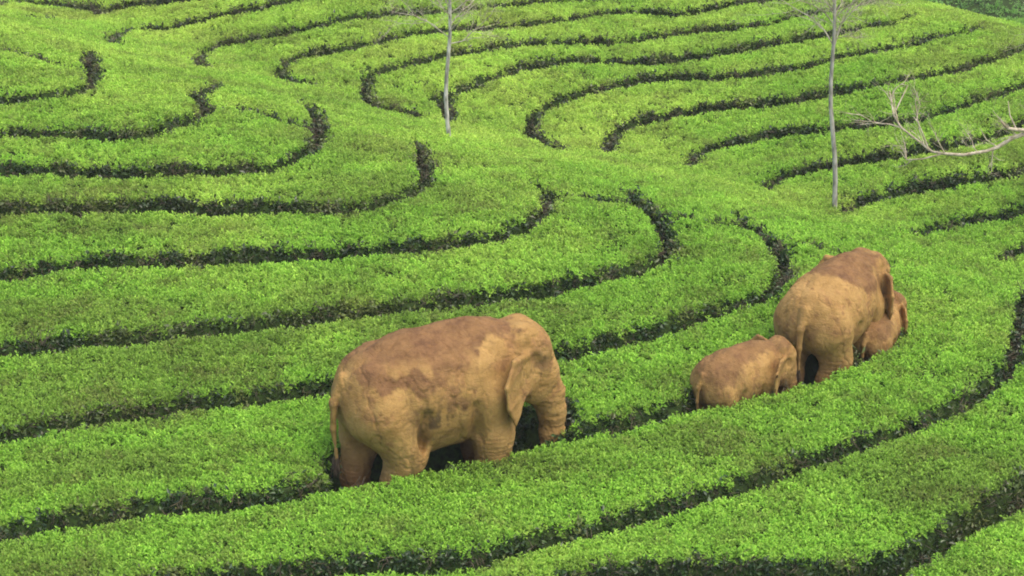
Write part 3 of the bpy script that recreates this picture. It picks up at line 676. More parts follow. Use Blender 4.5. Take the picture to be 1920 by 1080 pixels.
def scatter(name, P, N, coll, grp, scl, tint, parent, lean=.5, nvar=8, wild=.22):
    """leaf clusters at points P, growing between the surface normal and straight up"""
    n = len(P)
    up = N * lean + np.array([0, 0, 1.0]) * (1 - lean) + rng.normal(size=(n, 3)) * wild
    up /= np.linalg.norm(up, axis=1, keepdims=True)
    # euler XYZ that takes +Z to up, after a random spin about Z
    ay = np.arcsin(np.clip(up[:, 0], -1, 1)); ax = np.arctan2(-up[:, 1], up[:, 2])
    # build via matrices: R = Rx(ax) Ry(ay) Rz(spin) ; convert to XYZ euler (Rz Ry Rx)
    sp = rng.random(n) * 6.283
    cx, sx, cy, sy, cz, sz = np.cos(ax), np.sin(ax), np.cos(ay), np.sin(ay), np.cos(sp), np.sin(sp)
    m00 = cy * cz; m01 = -cy * sz; m02 = sy
    m10 = cx * sz + sx * sy * cz; m20 = sx * sz - cx * sy * cz
    m21 = sx * cz + cx * sy * sz; m22 = cx * cy
    e = np.stack([np.arctan2(m21, m22), np.arcsin(np.clip(-m20, -1, 1)), np.arctan2(m10, m00)], -1)
    o = mesh_obj(name, P, np.zeros((0, 3), int), None, parent)
    attr(o, 'rot', 'FLOAT_VECTOR', 'POINT', e.astype(np.float32))
    attr(o, 'scl', 'FLOAT', 'POINT', scl.astype(np.float32))
    attr(o, 'pid', 'INT', 'POINT', rng.integers(0, nvar, n).astype(np.int32))
    attr(o, 'tint', 'FLOAT_VECTOR', 'POINT', tint.astype(np.float32))
    md = o.modifiers.new('leaves', 'NODES'); md.node_group = grp
    tag(o, kind='stuff')
    return o


# ------------------------------------------------------------------ tea rows
def clear_of_elephants(P):
    """the animals push the bushes aside: no leaves inside their bodies"""
    keep = np.ones(len(P), bool)
    for (x, y, a, sc, _) in ELEPHANTS:
        c, s = math.cos(a), math.sin(a)
        lx = ((P[:, 0] - x) * c + (P[:, 1] - y) * s) / sc; ly = (-(P[:, 0] - x) * s + (P[:, 1] - y) * c) / sc
        g = .10 * (fbm2(P[:, 0] * 6, P[:, 1] * 6, 44) - .5)
        inside = (np.abs(ly) < .42 + g) & (lx > -.80) & (lx < .95)
        keep &= ~inside
    return keep


# slope of the canopy surface
GYs, GXs = np.gradient(CAN, RES)
AREA = np.sqrt(1 + GYs ** 2 + GXs ** 2)
big = [k for k in range(1, comp + 1) if k not in small]
row_info = {}
idx = np.arange(ny * nx).reshape(ny, nx)
for k in big:
    m = LAB == k
    cells = m[:-1, :-1]
    # drop cells lying entirely on the floor of a path
    low = (HF[:-1, :-1] < .02) & (HF[1:, :-1] < .02) & (HF[:-1, 1:] < .02) & (HF[1:, 1:] < .02)
    cells = cells & ~low & INV[1:, 1:] & INV[:-1, 1:] & INV[1:, :-1]
    jj, ii = np.nonzero(cells)
    if len(jj) < 150: continue
    f = np.stack([idx[jj, ii], idx[jj, ii + 1], idx[jj + 1, ii + 1], idx[jj + 1, ii]], -1)
    used, inv = np.unique(f, return_inverse=True)
    V = np.stack([XX.ravel()[used], YY.ravel()[used], CAN.ravel()[used] - .03], -1)
    cx, cy = V[:, 0].mean(), V[:, 1].mean()
    cz = V[:, 2].min()
    root = empty('tea_hedge', (cx, cy, cz))
    org = np.array([cx, cy, cz])
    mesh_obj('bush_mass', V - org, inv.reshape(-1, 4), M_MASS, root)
    vis = (np.abs(XX[jj, ii]) < VIEW_K * np.hypot(YY[jj, ii], 13) + 1.9)
    row_info[k] = (root, jj, ii)
    # leaf clusters
    j = jj; i = ii
    far = YY[j, i]
    hf = HF[j, i]
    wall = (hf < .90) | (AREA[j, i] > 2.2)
    dens = np.where(wall, 150., 380. * np.clip((30 / far), .9, 1.1)) * np.where(vis, 1, .4)
    dens = np.where((EDGE[j, i] < .045) & ~wall, 60., dens)
    lam = dens * RES * RES * np.minimum(AREA[j, i], 6)
    cnt = rng.poisson(lam)
    rj = np.repeat(j, cnt); ri = np.repeat(i, cnt); rw = np.repeat(wall, cnt)
    fx = rng.random(len(rj)); fy = rng.random(len(rj))
    Z = (CAN[rj, ri] * (1 - fx) + CAN[rj, ri + 1] * fx) * (1 - fy) + (CAN[rj + 1, ri] * (1 - fx) + CAN[rj + 1, ri + 1] * fx) * fy
    P = np.stack([XX[rj, ri] + fx * RES, YY[rj, ri] + fy * RES, Z], -1)
    Nn = np.stack([-GXs[rj, ri], -GYs[rj, ri], np.ones(len(rj))], -1); Nn /= np.linalg.norm(Nn, axis=1, keepdims=True)
    kp = clear_of_elephants(P)
    P, Nn, rw = P[kp], Nn[kp], rw[kp]
    # bush to bush tint: yellow flush plus distance haze painted into the colour, brightness
    bx, by = P[:, 0], P[:, 1]
    flush_haze = np.clip(.10 + .9 * (fbm2(bx * .5, by * .5, 31) - .5) + .35 * (noise2(bx * 2.1, by * 2.1, 32) - .5) + .030 * (by - 31), 0, .85)
    plucked = sstep(.56, .72, fbm2(bx * .45 + 3, by * .8, 33)) * .26
    val = 1.0 + .34 * (fbm2(bx * 1.3, by * 1.3, 34) - .5) + .22 * (noise2(bx * 6, by * 6, 35) - .5) - plucked * .35 + rng.normal(size=len(bx)) * .15
    tint = np.stack([np.clip(flush_haze + rng.normal(size=len(bx)) * .12, 0, 1), np.clip(val, .35, 1.7), np.clip(plucked * 1.1 + .45 * sstep(.62, .74, noise2(bx * 3.1, by * 3.1, 36)) * (rng.random(len(bx)) < .6), 0, .75)], -1)
    t = ~rw
    sc_far = np.clip(P[:, 1] / 30, 1, 1.12)
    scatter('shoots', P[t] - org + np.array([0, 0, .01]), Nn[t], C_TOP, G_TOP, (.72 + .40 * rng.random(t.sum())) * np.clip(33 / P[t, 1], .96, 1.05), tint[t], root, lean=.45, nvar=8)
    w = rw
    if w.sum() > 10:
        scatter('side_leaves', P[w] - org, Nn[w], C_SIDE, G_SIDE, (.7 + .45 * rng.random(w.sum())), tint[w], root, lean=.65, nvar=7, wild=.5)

ROWDBG = {}
for k, (root, jj, ii) in row_info.items():
    label = None
    for (sx, sy, text) in ROW_LABELS:
        gi = int(round((sx - GX[0]) / RES)); gj = int(round((sy - GY[0]) / RES))
        if LAB[gj, gi] == k: label = text
    tag(root, label or 'tea', 'tea hedge', 'tea rows between the footpaths')
    if DEBUG and not label: print('UNLABELLED', k, len(jj), 'centre', XX[jj, ii].mean(), YY[jj, ii].mean())

# ------------------------------------------------------------------ darker planting on the opposite hillside
def far_tea():
    xs = np.arange(2, 42, .5); ys = np.arange(84, 140, .5)
    X, Y = np.meshgrid(xs, ys)
    Z = land(X, Y) + .25 * (fbm2(X * .7, Y * .7, 51) - .5)
    n2, n1 = X.shape
    id2 = np.arange(n2 * n1).reshape(n2, n1)
    f = np.stack([id2[:-1, :-1], id2[:-1, 1:], id2[1:, 1:], id2[1:, :-1]], -1).reshape(-1, 4)
    root = empty('tea_slope', (22, 84, -15)); org = np.array([22, 84, -15.])
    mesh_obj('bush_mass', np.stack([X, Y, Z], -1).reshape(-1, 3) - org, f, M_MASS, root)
    n = 60000
    px = rng.uniform(2.5, 41, n); py = rng.uniform(85, 139, n)
    pz = land(px, py) + .25 * (fbm2(px * .7, py * .7, 51) - .5)
    val = np.clip(1 + .8 * (fbm2(px * .8, py * .8, 52) - .5) + rng.normal(size=n) * .15, .4, 1.6)
    tint = np.stack([np.clip(.3 + .8 * (fbm2(px * .3, py * .3, 53) - .5), 0, 1), val, px * 0], -1)
    Nn = np.tile(np.array([0, -.42, .9]), (n, 1))
    scatter('shoots', np.stack([px, py, pz], -1) - org, Nn, C_FAR, G_FAR, 1.1 + .5 * rng.random(n), tint, root, nvar=4)
    tag(root, 'dark green distant tea slope in the top right corner', 'tea slope', kind='stuff')


far_tea()


# ------------------------------------------------------------------ elephants: smooth blended volumes turned into one skin
def smin(a, b, k):
    h = np.maximum(k - np.abs(a - b), 0) / k
    return np.minimum(a, b) - h * h * k * .25


class Field:
    def __init__(self, lo, hi, h):
        self.lo = np.array(lo, float); self.h = h
        self.n = np.ceil((np.array(hi) - self.lo) / h).astype(int) + 1
        ax = [self.lo[i] + h * np.arange(self.n[i]) for i in range(3)]
        self.ax = ax
        self.d = np.full(self.n, 2.0, np.float32)

    def win(self, mn, mx, pad):
        s = []
        for i in range(3):
            a = max(0, int((mn[i] - pad - self.lo[i]) / self.h)); b = min(self.n[i], int((mx[i] + pad - self.lo[i]) / self.h) + 2)
            s.append(slice(a, max(b, a + 1)))
        g = np.meshgrid(*[self.ax[i][s[i]] for i in range(3)], indexing='ij')
        return tuple(s), np.stack(g, -1)

    def cone(self, a, ra, b, rb, k=.12, sy=1.0, sub=False):
        """round cone from a to b; sy squeezes it sideways"""
        a = np.array(a, float); b = np.array(b, float)
        r = max(ra, rb)
        s, p = self.win(np.minimum(a, b) - r, np.maximum(a, b) + r, k + .06)
        q = p.copy()
        mid = np.array([1, 1 / sy, 1])
        q[..., 1] = (q[..., 1] - a[1]) / sy + a[1]
        b2 = b.copy(); b2[1] = (b[1] - a[1]) / sy + a[1]
        d = b2 - a; L2 = d @ d + 1e-9
        t = np.clip(((q - a) @ d) / L2, 0, 1)
        dist = np.linalg.norm(q - a - t[..., None] * d, axis=-1) - (ra + (rb - ra) * t)
        dist = dist * min(sy, 1.0) if sy < 1 else dist
        if sub:
            self.d[s] = -smin(-self.d[s], dist, k)
        else:
            self.d[s] = smin(self.d[s], dist, k)

    def chain(self, pts, k=.1, sy=1.0):
        for (a, ra), (b, rb) in zip(pts[:-1], pts[1:]):
            self.cone(a, ra, b, rb, k, sy)

    def tri(self, A, B, C, th, k=.04):
        A, B, C = (np.array(v, float) for v in (A, B, C))
        mn = np.minimum(np.minimum(A, B), C); mx = np.maximum(np.maximum(A, B), C)
        s, p = self.win(mn - th, mx + th, k + .05)
        ba, cb, ac = B - A, C - B, A - C
        n = np.cross(ba, ac)
        pa, pb, pc = p - A, p - B, p - C
        def sg(e, v): return np.sign(v @ np.cross(e, n))
        ins = sg(ba, pa) + sg(cb, pb) + sg(ac, pc) >= 2.0
        def ed(e, v):
            t = np.clip((v @ e) / (e @ e), 0, 1)
            w = v - t[..., None] * e
            return (w * w).sum(-1)
        e2 = np.minimum(np.minimum(ed(ba, pa), ed(cb, pb)), ed(ac, pc))
        pl = (pa @ n) ** 2 / (n @ n)
        dist = np.sqrt(np.where(ins, pl, e2)) - th
        self.d[s] = smin(self.d[s], dist, k)

    def mesh(self):
        D = self.d; S = D < 0
        nx_, ny_, nz_ = D.shape
        cnt = np.zeros((nx_ - 1, ny_ - 1, nz_ - 1), np.float32); acc = np.zeros(cnt.shape + (3,), np.float32)
        offs = [(a, b, c) for a in (0, 1) for b in (0, 1) for c in (0, 1)]
        def sl(o): return D[o[0]:nx_ - 1 + o[0], o[1]:ny_ - 1 + o[1], o[2]:nz_ - 1 + o[2]]
        for o in offs:
            for ax in range(3):
                if o[ax] == 1: continue
                o2 = list(o); o2[ax] = 1
                a = sl(o); b = sl(o2)
                m = (a < 0) != (b < 0)
                t = np.where(m, a / np.where(m, a - b, 1), 0)
                for c in range(3):
                    acc[..., c] += np.where(m, o[c] + (t if c == ax else 0), 0)
                cnt += m
        act = cnt > 0
        vid = np.full(cnt.shape, -1, np.int64)
        vid[act] = np.arange(act.sum())
        ijk = np.stack(np.nonzero(act), -1)
        V = (ijk + acc[act] / cnt[act][:, None]) * self.h + self.lo
        F = []
        for ax in range(3):
            u, v = [(1, 2), (2, 0), (0, 1)][ax]
            A = [slice(None)] * 3; B = [slice(None)] * 3
            A[ax] = slice(0, -1); B[ax] = slice(1, None)
            a = S[tuple(A)]; b = S[tuple(B)]
            ch = a != b
            e = np.stack(np.nonzero(ch), -1)
            ok = (e[:, u] > 0) & (e[:, v] > 0) & (e[:, u] < D.shape[u] - 1) & (e[:, v] < D.shape[v] - 1)
            e = e[ok]
            def at(du, dv):
                q = e.copy(); q[:, u] += du; q[:, v] += dv
                return vid[q[:, 0], q[:, 1], q[:, 2]]
            quad = np.stack([at(-1, -1), at(0, -1), at(0, 0), at(-1, 0)], -1)
            fl = ~a[e[:, 0], e[:, 1], e[:, 2]]
            quad[fl] = quad[fl][:, ::-1]
            F.append(quad)
        return V, np.concatenate(F)


def relax(V, F, n=2, lam=.5):
    for _ in range(n):
        acc = np.zeros_like(V); c = np.zeros(len(V))
        for a in range(4):
            b = (a + 1) % 4
            np.add.at(acc, F[:, a], V[F[:, b]]); np.add.at(c, F[:, a], 1)
            np.add.at(acc, F[:, b], V[F[:, a]]); np.add.at(c, F[:, b], 1)
        V = V * (1 - lam) + lam * acc / np.maximum(c, 1)[:, None]
    return V


def mat_skin():
    m, nt, N, L, b = new_mat('muddy_skin')
    tc = N.new('ShaderNodeTexCoord')
    def at(n):
        a = N.new('ShaderNodeAttribute'); a.attribute_name = n; return a.outputs['Fac']
    def mix(f, a, bb):
        x = N.new('ShaderNodeMix'); x.data_type = 'RGBA'
        L.new(f, x.inputs[0])
        for s, i in ((a, 6), (bb, 7)):
            if isinstance(s, tuple): x.inputs[i].default_value = (*s, 1)
            else: L.new(s, x.inputs[i])
        return x.outputs[2]
    n1 = N.new('ShaderNodeTexNoise'); n1.inputs['Scale'].default_value = 3.2; n1.inputs['Detail'].default_value = 8; n1.inputs['Roughness'].default_value = .62
    L.new(tc.outputs['Object'], n1.inputs[0])
    r1 = N.new('ShaderNodeValToRGB'); r1.color_ramp.elements[0].position = .34; r1.color_ramp.elements[1].position = .68
    r1.color_ramp.elements[0].color = (.245, .138, .040, 1); r1.color_ramp.elements[1].color = (.37, .225, .074, 1)
    L.new(n1.outputs[0], r1.inputs[0])
    c = mix(at('red'), r1.outputs[0], (.27, .13, .052))
    n5 = N.new('ShaderNodeTexNoise'); n5.inputs['Scale'].default_value = 5.5; n5.inputs['Detail'].default_value = 9; n5.inputs['Roughness'].default_value = .7
    L.new(tc.outputs['Object'], n5.inputs[0])
    r5 = N.new('ShaderNodeValToRGB'); r5.color_ramp.elements[0].position = .36; r5.color_ramp.elements[1].position = .66
    r5.color_ramp.elements[0].color = (.105, .05, .020, 1); r5.color_ramp.elements[1].color = (.22, .115, .044, 1)
    L.new(n5.outputs[0], r5.inputs[0])
    c = mix(at('wet'), c, r5.outputs[0])
    c = mix(at('dark'), c, (.085, .052, .022))
    # fine dried mud speckle
    n3 = N.new('ShaderNodeTexNoise'); n3.inputs['Scale'].default_value = 26; n3.inputs['Detail'].default_value = 5
    L.new(tc.outputs['Object'], n3.inputs[0])
    r3 = N.new('ShaderNodeMapRange'); r3.inputs[1].default_value = .3; r3.inputs[2].default_value = .7; r3.inputs[3].default_value = .90; r3.inputs[4].default_value = 1.07
    L.new(n3.outputs[0], r3.inputs[0])
    hs = N.new('ShaderNodeHueSaturation'); L.new(r3.outputs[0], hs.inputs['Value']); L.new(c, hs.inputs['Color'])
    L.new(hs.outputs[0], b.inputs['Base Color'])
    b.inputs['Roughness'].default_value = .82
    b.inputs['Specular IOR Level'].default_value = .22
    # wrinkles: folds round the body and cracked skin
    mp = N.new('ShaderNodeMapping'); mp.inputs['Scale'].default_value = (1.0, 1.0, 1.7)
    L.new(tc.outputs['Object'], mp.inputs[0])
    vo = N.new('ShaderNodeTexVoronoi'); vo.feature = 'DISTANCE_TO_EDGE'; vo.inputs['Scale'].default_value = 12
    n2 = N.new('ShaderNodeTexNoise'); n2.inputs['Scale'].default_value = 7; n2.inputs['Detail'].default_value = 6
    L.new(mp.outputs[0], vo.inputs['Vector']); L.new(mp.outputs[0], n2.inputs[0])
    ma = N.new('ShaderNodeMath'); ma.operation = 'MINIMUM'; ma.inputs[1].default_value = .12
    L.new(vo.outputs['Distance'], ma.inputs[0])
    # long folds running down the flanks and across trunk and legs
    mf = N.new('ShaderNodeMapping'); mf.inputs['Scale'].default_value = (9, 9, 2.2); L.new(tc.outputs['Object'], mf.inputs[0])
    nf = N.new('ShaderNodeTexNoise'); nf.inputs['Scale'].default_value = 1.0; nf.inputs['Detail'].default_value = 5; L.new(mf.outputs[0], nf.inputs[0])
    mg = N.new('ShaderNodeMapping'); mg.inputs['Scale'].default_value = (3, 3, 24); L.new(tc.outputs['Object'], mg.inputs[0])
    ng = N.new('ShaderNodeTexNoise'); ng.inputs['Scale'].default_value = 1.0; ng.inputs['Detail'].default_value = 4; L.new(mg.outputs[0], ng.inputs[0])
    lm = N.new('ShaderNodeMix'); L.new(at('limb'), lm.inputs[0]); L.new(nf.outputs[0], lm.inputs[2]); L.new(ng.outputs[0], lm.inputs[3])
    ad = N.new('ShaderNodeMath'); ad.operation = 'MULTIPLY_ADD'; ad.inputs[1].default_value = 1.5; L.new(lm.outputs[0], ad.inputs[0]); L.new(n2.outputs[0], ad.inputs[2])
    mb = N.new('ShaderNodeMath'); mb.operation = 'MULTIPLY_ADD'; mb.inputs[1].default_value = 1.6
    L.new(ma.outputs[0], mb.inputs[0]); L.new(ad.outputs[0], mb.inputs[2])
    bp = N.new('ShaderNodeBump'); bp.inputs['Strength'].default_value = .5; bp.inputs['Distance'].default_value = .028
    L.new(mb.outputs[0], bp.inputs['Height']); L.new(bp.outputs[0], b.inputs['Normal'])
    return m


M_SKIN = mat_skin()
m_, nt_, N_, L_, b_ = new_mat('eye_dark')
b_.inputs['Base Color'].default_value = (.012, .008, .006, 1); b_.inputs['Roughness'].default_value = .12
M_EYE = m_
M_HAIR = mat_bark('tail_hair', (.03, .02, .012), (.10, .065, .03), 30)


def elephant(spec, kind, label):
    x, y, ang, sc, _ = spec
    calf = kind in ('calf', 'second')
    h = .022 if not calf else .03
    f = Field((-1.95, -.92, -.08), (2.35, .92, 2.62), h)
    # trunk of the body
    f.cone((-.98, 0, 1.50), .53, (-.35, 0, 1.53), .645, .2, .97)
    f.cone((-.35, 0, 1.53), .645, (.35, 0, 1.57), .62, .2, .98)
    f.cone((.35, 0, 1.57), .62, (.88, 0, 1.68), .47, .2, .92)
    bz = {'lead': -.04, 'mother': .14}.get(kind, .20)
    f.cone((-.55, 0, 1.24 + bz), .50, (.25, 0, 1.28 + bz), .48, .25)
    f.cone((-1.05, 0, 1.90), .10, (.55, 0, 2.12), .12, .25)
    for s in (-1, 1):
        f.cone((-.98, .27 * s, 1.66), .27, (-1.12, .22 * s, 1.40), .28, .2)
        f.cone((-.82, .30 * s, 1.88), .15, (-1.15, .17 * s, 1.78), .13, .14)
        f.cone((.58, .30 * s, 1.78), .20, (.72, .34 * s, 1.30), .25, .2)
    # legs, near and far posed apart
    legs = {'lead': ((-.72, -1.08), (.78, .90)), 'mother': ((-.92, -1.06), (.70, .86)), 'calf': ((-.84, -1.0), (.80, .66)), 'second': ((-.95, -.85), (.75, .8))}[kind]
    for s, (hx, fx) in zip((-1, 1), zip(*legs)):
        f.chain([((-.96, .30 * s, 1.42), .40), ((hx + .12, .34 * s, .90), .30), ((hx - .03, .34 * s, .45), .23), ((hx, .34 * s, .10), .22), ((hx + .03, .34 * s, .04), .22)], .12)
        f.chain([((.70, .33 * s, 1.42), .33), ((.5 * (.74 + fx), .36 * s, .92), .25), ((fx, .35 * s, .45), .215), ((fx + .01, .35 * s, .10), .195), ((fx + .03, .35 * s, .04), .205)], .10)
    # creases: flank fold, elbow fold, between the haunches
    for s in (-1, 1):
        f.cone((-.42, .66 * s, 1.42), .05, (-.46, .50 * s, .98), .07, .14, sub=True)
        f.cone((.40, .64 * s, 1.40), .04, (.46, .50 * s, 1.00), .06, .12, sub=True)
    f.cone((-1.62, 0, 1.48), .08, (-1.34, 0, .85), .13, .14, sub=True)
    f.cone((-1.30, 0, .85), .12, (-.75, 0, .72), .12, .14, sub=True)
    # head, turned about the neck
    hs = 1.05 if calf else 1.0
    yaw, pit = {'lead': (R(-12), R(2)), 'mother': (R(-12), R(6)), 'calf': (R(-20), R(12)), 'second': (R(-30), R(6))}[kind]
    piv = np.array([1.02, 0, 1.80])
    drop = {'lead': -.18, 'mother': -.19, 'calf': -.10, 'second': -.05}[kind]
    cyw, syw, cp, spn = math.cos(yaw), math.sin(yaw), math.cos(pit), math.sin(pit)
    def H(px, py, pz):
        v = (np.array([px, py, pz]) - piv) * hs
        v = np.array([v[0] * cp + v[2] * spn, v[1], -v[0] * spn + v[2] * cp])
        v = np.array([v[0] * cyw - v[1] * syw, v[0] * syw + v[1] * cyw, v[2]])
        return v + piv + np.array([0, 0, drop])
    f.cone((.80, 0, 1.78), .43, H(1.20, 0, 1.86), .37 * hs, .2, .88)
    f.cone(H(1.30, 0, 1.97), .355 * hs, H(1.47, 0, 1.68), .285 * hs, .14)
    for s in (-1, 1):
        f.cone(H(1.25, .14 * s, 2.18), .19 * hs, H(1.42, .12 * s, 2.02), .18 * hs, .10)
        f.cone(H(1.26, .17 * s, 1.64), .21 * hs, H(1.44, .12 * s, 1.46), .15 * hs, .12)
        f.cone(H(1.50, .22 * s, 1.80), .055 * hs, H(1.44, .25 * s, 1.76), .05 * hs, .09)
        f.cone(H(1.38, .37 * s, 1.98), .05, H(1.42, .36 * s, 1.92), .05, .10, sub=True)
    f.cone(H(1.36, 0, 1.45), .13 * hs, H(1.53, 0, 1.31), .06 * hs, .09)
    tr = {'lead': [(1.48, 0, 1.64, .27), (1.62, 0, 1.40, .21), (1.69, 0, 1.14, .17), (1.71, 0, .86, .148), (1.70, 0, .60, .133), (1.66, 0, .38, .118), (1.61, 0, .22, .10)],
          'mother': [(1.50, 0, 1.66, .25), (1.67, 0, 1.40, .20), (1.76, .02, 1.05, .16), (1.76, .05, .7, .135), (1.66, .07, .4, .11), (1.58, .06, .25, .09)],
          'calf': [(1.50, 0, 1.66, .25), (1.63, 0, 1.40, .19), (1.68, 0, 1.15, .155), (1.62, 0, .95, .13), (1.50, 0, .86, .11), (1.40, 0, .9, .09)],
          'second': [(1.50, 0, 1.66, .25), (1.65, 0, 1.40, .19), (1.72, 0, 1.1, .15), (1.70, 0, .8, .12), (1.6, 0, .6, .10)]}[kind]
    f.chain([(H(a, b, c), r * hs) for a, b, c, r in tr], .07)
    # ears laid back against the neck
    fl = {'lead': .03, 'mother': .03, 'calf': .13, 'second': .12}[kind]
    for s in (-1, 1):
        T1 = H(1.27, .37 * s, 2.06); T2 = H(1.03, (.66 + fl * .6) * s, 2.10); T3 = H(.92, (.80 + fl) * s, 1.84)
        T4 = H(1.08, (.66 + fl) * s, 1.30); T5 = H(1.26, .36 * s, 1.60); T6 = H(.96, (.79 + fl) * s, 1.56)
        for A, B, C in ((T1, T2, T3), (T1, T3, T5), (T5, T3, T6), (T5, T6, T4)):
            f.tri(A, B, C, .026 if not calf else .032, .035)
        f.cone(T1, .045, T2, .038, .04)                      # rolled upper rim
        f.cone(H(1.24, .36 * s, 2.02), .05, T5, .05, .07)
    # tail
    f.chain([((-1.40, 0, 1.80), .09), ((-1.56, 0, 1.52), .058), ((-1.57, .01, 1.18), .044), ((-1.53, .02, .80), .034)], .04)
    V, F = f.mesh()
    V = relax(V, F, 2, .5)
    # skin folds
    nrm = np.zeros_like(V)
    fn = np.cross(V[F[:, 2]] - V[F[:, 0]], V[F[:, 3]] - V[F[:, 1]])
    for a in range(4): np.add.at(nrm, F[:, a], fn)
    nrm /= np.linalg.norm(nrm, axis=1, keepdims=True) + 1e-9
    V = V + nrm * (.030 * (fbm3(V * 2.6, 3) - .5) + .016 * (fbm3(V * np.array([9., 9, 5]), 9) - .5))[:, None]
    cz = fbm3(V * np.array([4.2, 4.2, 2.4]) + 2.0, 21)
    cl = sstep(.90, 1.0, 1 - np.abs(2 * cz - 1) * 1.6)
    ch = fbm3(V * np.array([3.0, 3.0, 8.0]) + 5.0, 23)
    cl2 = sstep(.90, 1.0, 1 - np.abs(2 * ch - 1) * 1.6) * np.clip(sstep(1.15, .9, V[:, 2]) + sstep(1.2, 1.4, V[:, 0]), 0, 1)
    V = V - nrm * (.016 * cl + .014 * cl2)[:, None]
    ring = sstep(1.45, 1.62, V[:, 0]) * sstep(1.35, 1.15, V[:, 2])
    V = V + nrm * (ring * .0035 * np.sin(V[:, 2] * 58 + 9 * fbm3(V * 3, 5)))[:, None]
    V0 = V.copy()
    cmp_ = {'lead': .79, 'mother': .73, 'calf': .70, 'second': .75}[kind]
    V[:, 0] = np.where(V[:, 0] < .6, (.6 + (V[:, 0] - .6) * cmp_), V[:, 0])      # short coupled back
    root = empty('elephant', (x, y, ground_z(x, y) - .01))
    root.rotation_euler = (0, -R(3.2) * math.cos(ang) * 0 - math.atan(PATH_RISE.get(kind, 0)), ang)
    root.scale = (sc, sc, sc)
    body = mesh_obj('body', V, F, M_SKIN, root)
    # mud: darker wet saddle on the back, stains, reddish lower legs, painted shade at belly and ear
    X, Yl, Z = V0.T
    V = V0
    n = fbm3(V * 2.2, 1); n2 = fbm3(V * 6.0, 2); n4 = fbm3(V * 14, 6)
    red = sstep(.75, .25, Z + .35 * (n - .5)) * .65 + .35 * sstep(.55, .7, n2) * sstep(.4, 1.2, Z)
    n8 = fbm3(V * 26, 12); drip = fbm3(V * np.array([16., 16, 4]), 14)
    jag = .26 * (n - .5) + .20 * (n2 - .5) + .16 * (n4 - .5) + .10 * (n8 - .5) + .10 * (drip - .5)
    spl = sstep(.60, .66, .6 * n4 + .4 * n2) * sstep(.8, 1.3, Z) * .55
    if kind == 'lead':
        edge = np.interp(X, [-1.5, -1.15, -.98, -.70, -.45, -.2, .15, .38, .50, .7, 1.05, 1.2, 1.5], [1.95, 1.82, 1.83, 1.86, 1.74, 1.62, 1.50, 1.54, 1.95, 2.13, 2.12, 2.2, 2.3])
        wet = sstep(-.05, .05, Z + jag - edge) * (.86 + .4 * (n2 - .35))
        pale = sstep(.52, .60, fbm3(V * 3.1 + 4, 8)) * np.exp(-(((X - .22) / .28) ** 2 + ((Z - 1.70) / .17) ** 2))
        wet = wet * (1 - np.clip(pale * 1.5, 0, 1))
        wet = wet * (1 - .75 * sstep(.53, .62, fbm3(V * np.array([2.6, 2.6, 3.4]) + 9, 27)) * sstep(2.12, 1.95, Z))
        dk = np.exp(-(((X + .28) / .42) ** 2 + ((Z - 1.34) / .27) ** 2)) * sstep(.43, .55, n4 * .55 + n2 * .45)
        face = np.exp(-(((X - 1.40) / .13) ** 2 + ((Z - 1.72) / .20) ** 2)) * sstep(.42, .6, n2)
        dark = np.clip(.9 * dk + .75 * face + .3 * sstep(1.25, 1.0, Z) * sstep(.5, .62, n) * (np.abs(X + .1) < .6), 0, 1)  # last term: damp belly, with the shadow under the body painted in
    elif kind == 'mother':
        edge = np.interp(X, [-1.5, -.9, -.35, -.1, .25, .55, .75, 1.0, 1.3, 1.6], [2.4, 2.3, 2.14, 1.98, 1.78, 1.72, 2.0, 2.05, 2.12, 2.2])
        wet = sstep(-.05, .05, Z + jag * .7 - edge) * (.84 + .4 * (n2 - .35))
        dark = .5 * np.exp(-(((X - .95) / .12) ** 2 + ((Z - 1.6) / .4) ** 2)) + .3 * sstep(.55, .7, n2) * np.exp(-(((X - 1.42) / .13) ** 2 + ((Z - 1.72) / .20) ** 2))  # first term paints the shade in the crease behind the ear
        dark = dark + .35 * np.exp(-(((X + 1.48) / .14) ** 2 + ((Z - 1.35) / .35) ** 2)) * sstep(.4, .6, n2)
    else:
        edge = np.interp(X, [-1.5, -1.1, -.8, -.55, -.3, 0, .4, .7, 1.0, 1.3], [1.7, 1.72, 1.68, 1.9, 2.06, 2.02, 2.04, 2.1, 2.1, 2.15])
        wet = sstep(-.06, .06, Z + jag - edge) * (.7 + .4 * (n2 - .35))
        dark = .45 * np.exp(-(((X - 1.5) / .16) ** 2 + ((Z - 1.45) / .22) ** 2)) * sstep(.4, .6, n2) + .12 * sstep(.5, .65, n)
    limb = np.clip(sstep(1.05, .85, Z) + sstep(1.5, 1.62, X), 0, 1)
    attr(body, 'limb', 'FLOAT', 'POINT', limb.astype(np.float32))
    attr(body, 'red', 'FLOAT', 'POINT', np.clip(red, 0, 1).astype(np.float32))
    attr(body, 'wet', 'FLOAT', 'POINT', np.clip(np.maximum(wet, spl), 0, 1).astype(np.float32))
    attr(body, 'dark', 'FLOAT', 'POINT', np.clip(dark, 0, 1).astype(np.float32))
    # eyes
    for s in (-1, 1):
        c = H(1.50, .268 * s, 1.775)
        vs, fs = [], []
        for i in range(7):
            for j in range(10):
                th = math.pi * i / 6; ph = 2 * math.pi * j / 10
                vs.append(c + .036 * np.array([math.sin(th) * math.cos(ph), math.sin(th) * math.sin(ph) * .8, math.cos(th) * .8]))
        for i in range(6):
            for j in range(10):
                fs.append((i * 10 + j, i * 10 + (j + 1) % 10, (i + 1) * 10 + (j + 1) % 10, (i + 1) * 10 + j))
        mesh_obj('eye', vs, fs, M_EYE, root)
    # tail tuft
    vs, fs = [], []
    g = np.random.default_rng(5)
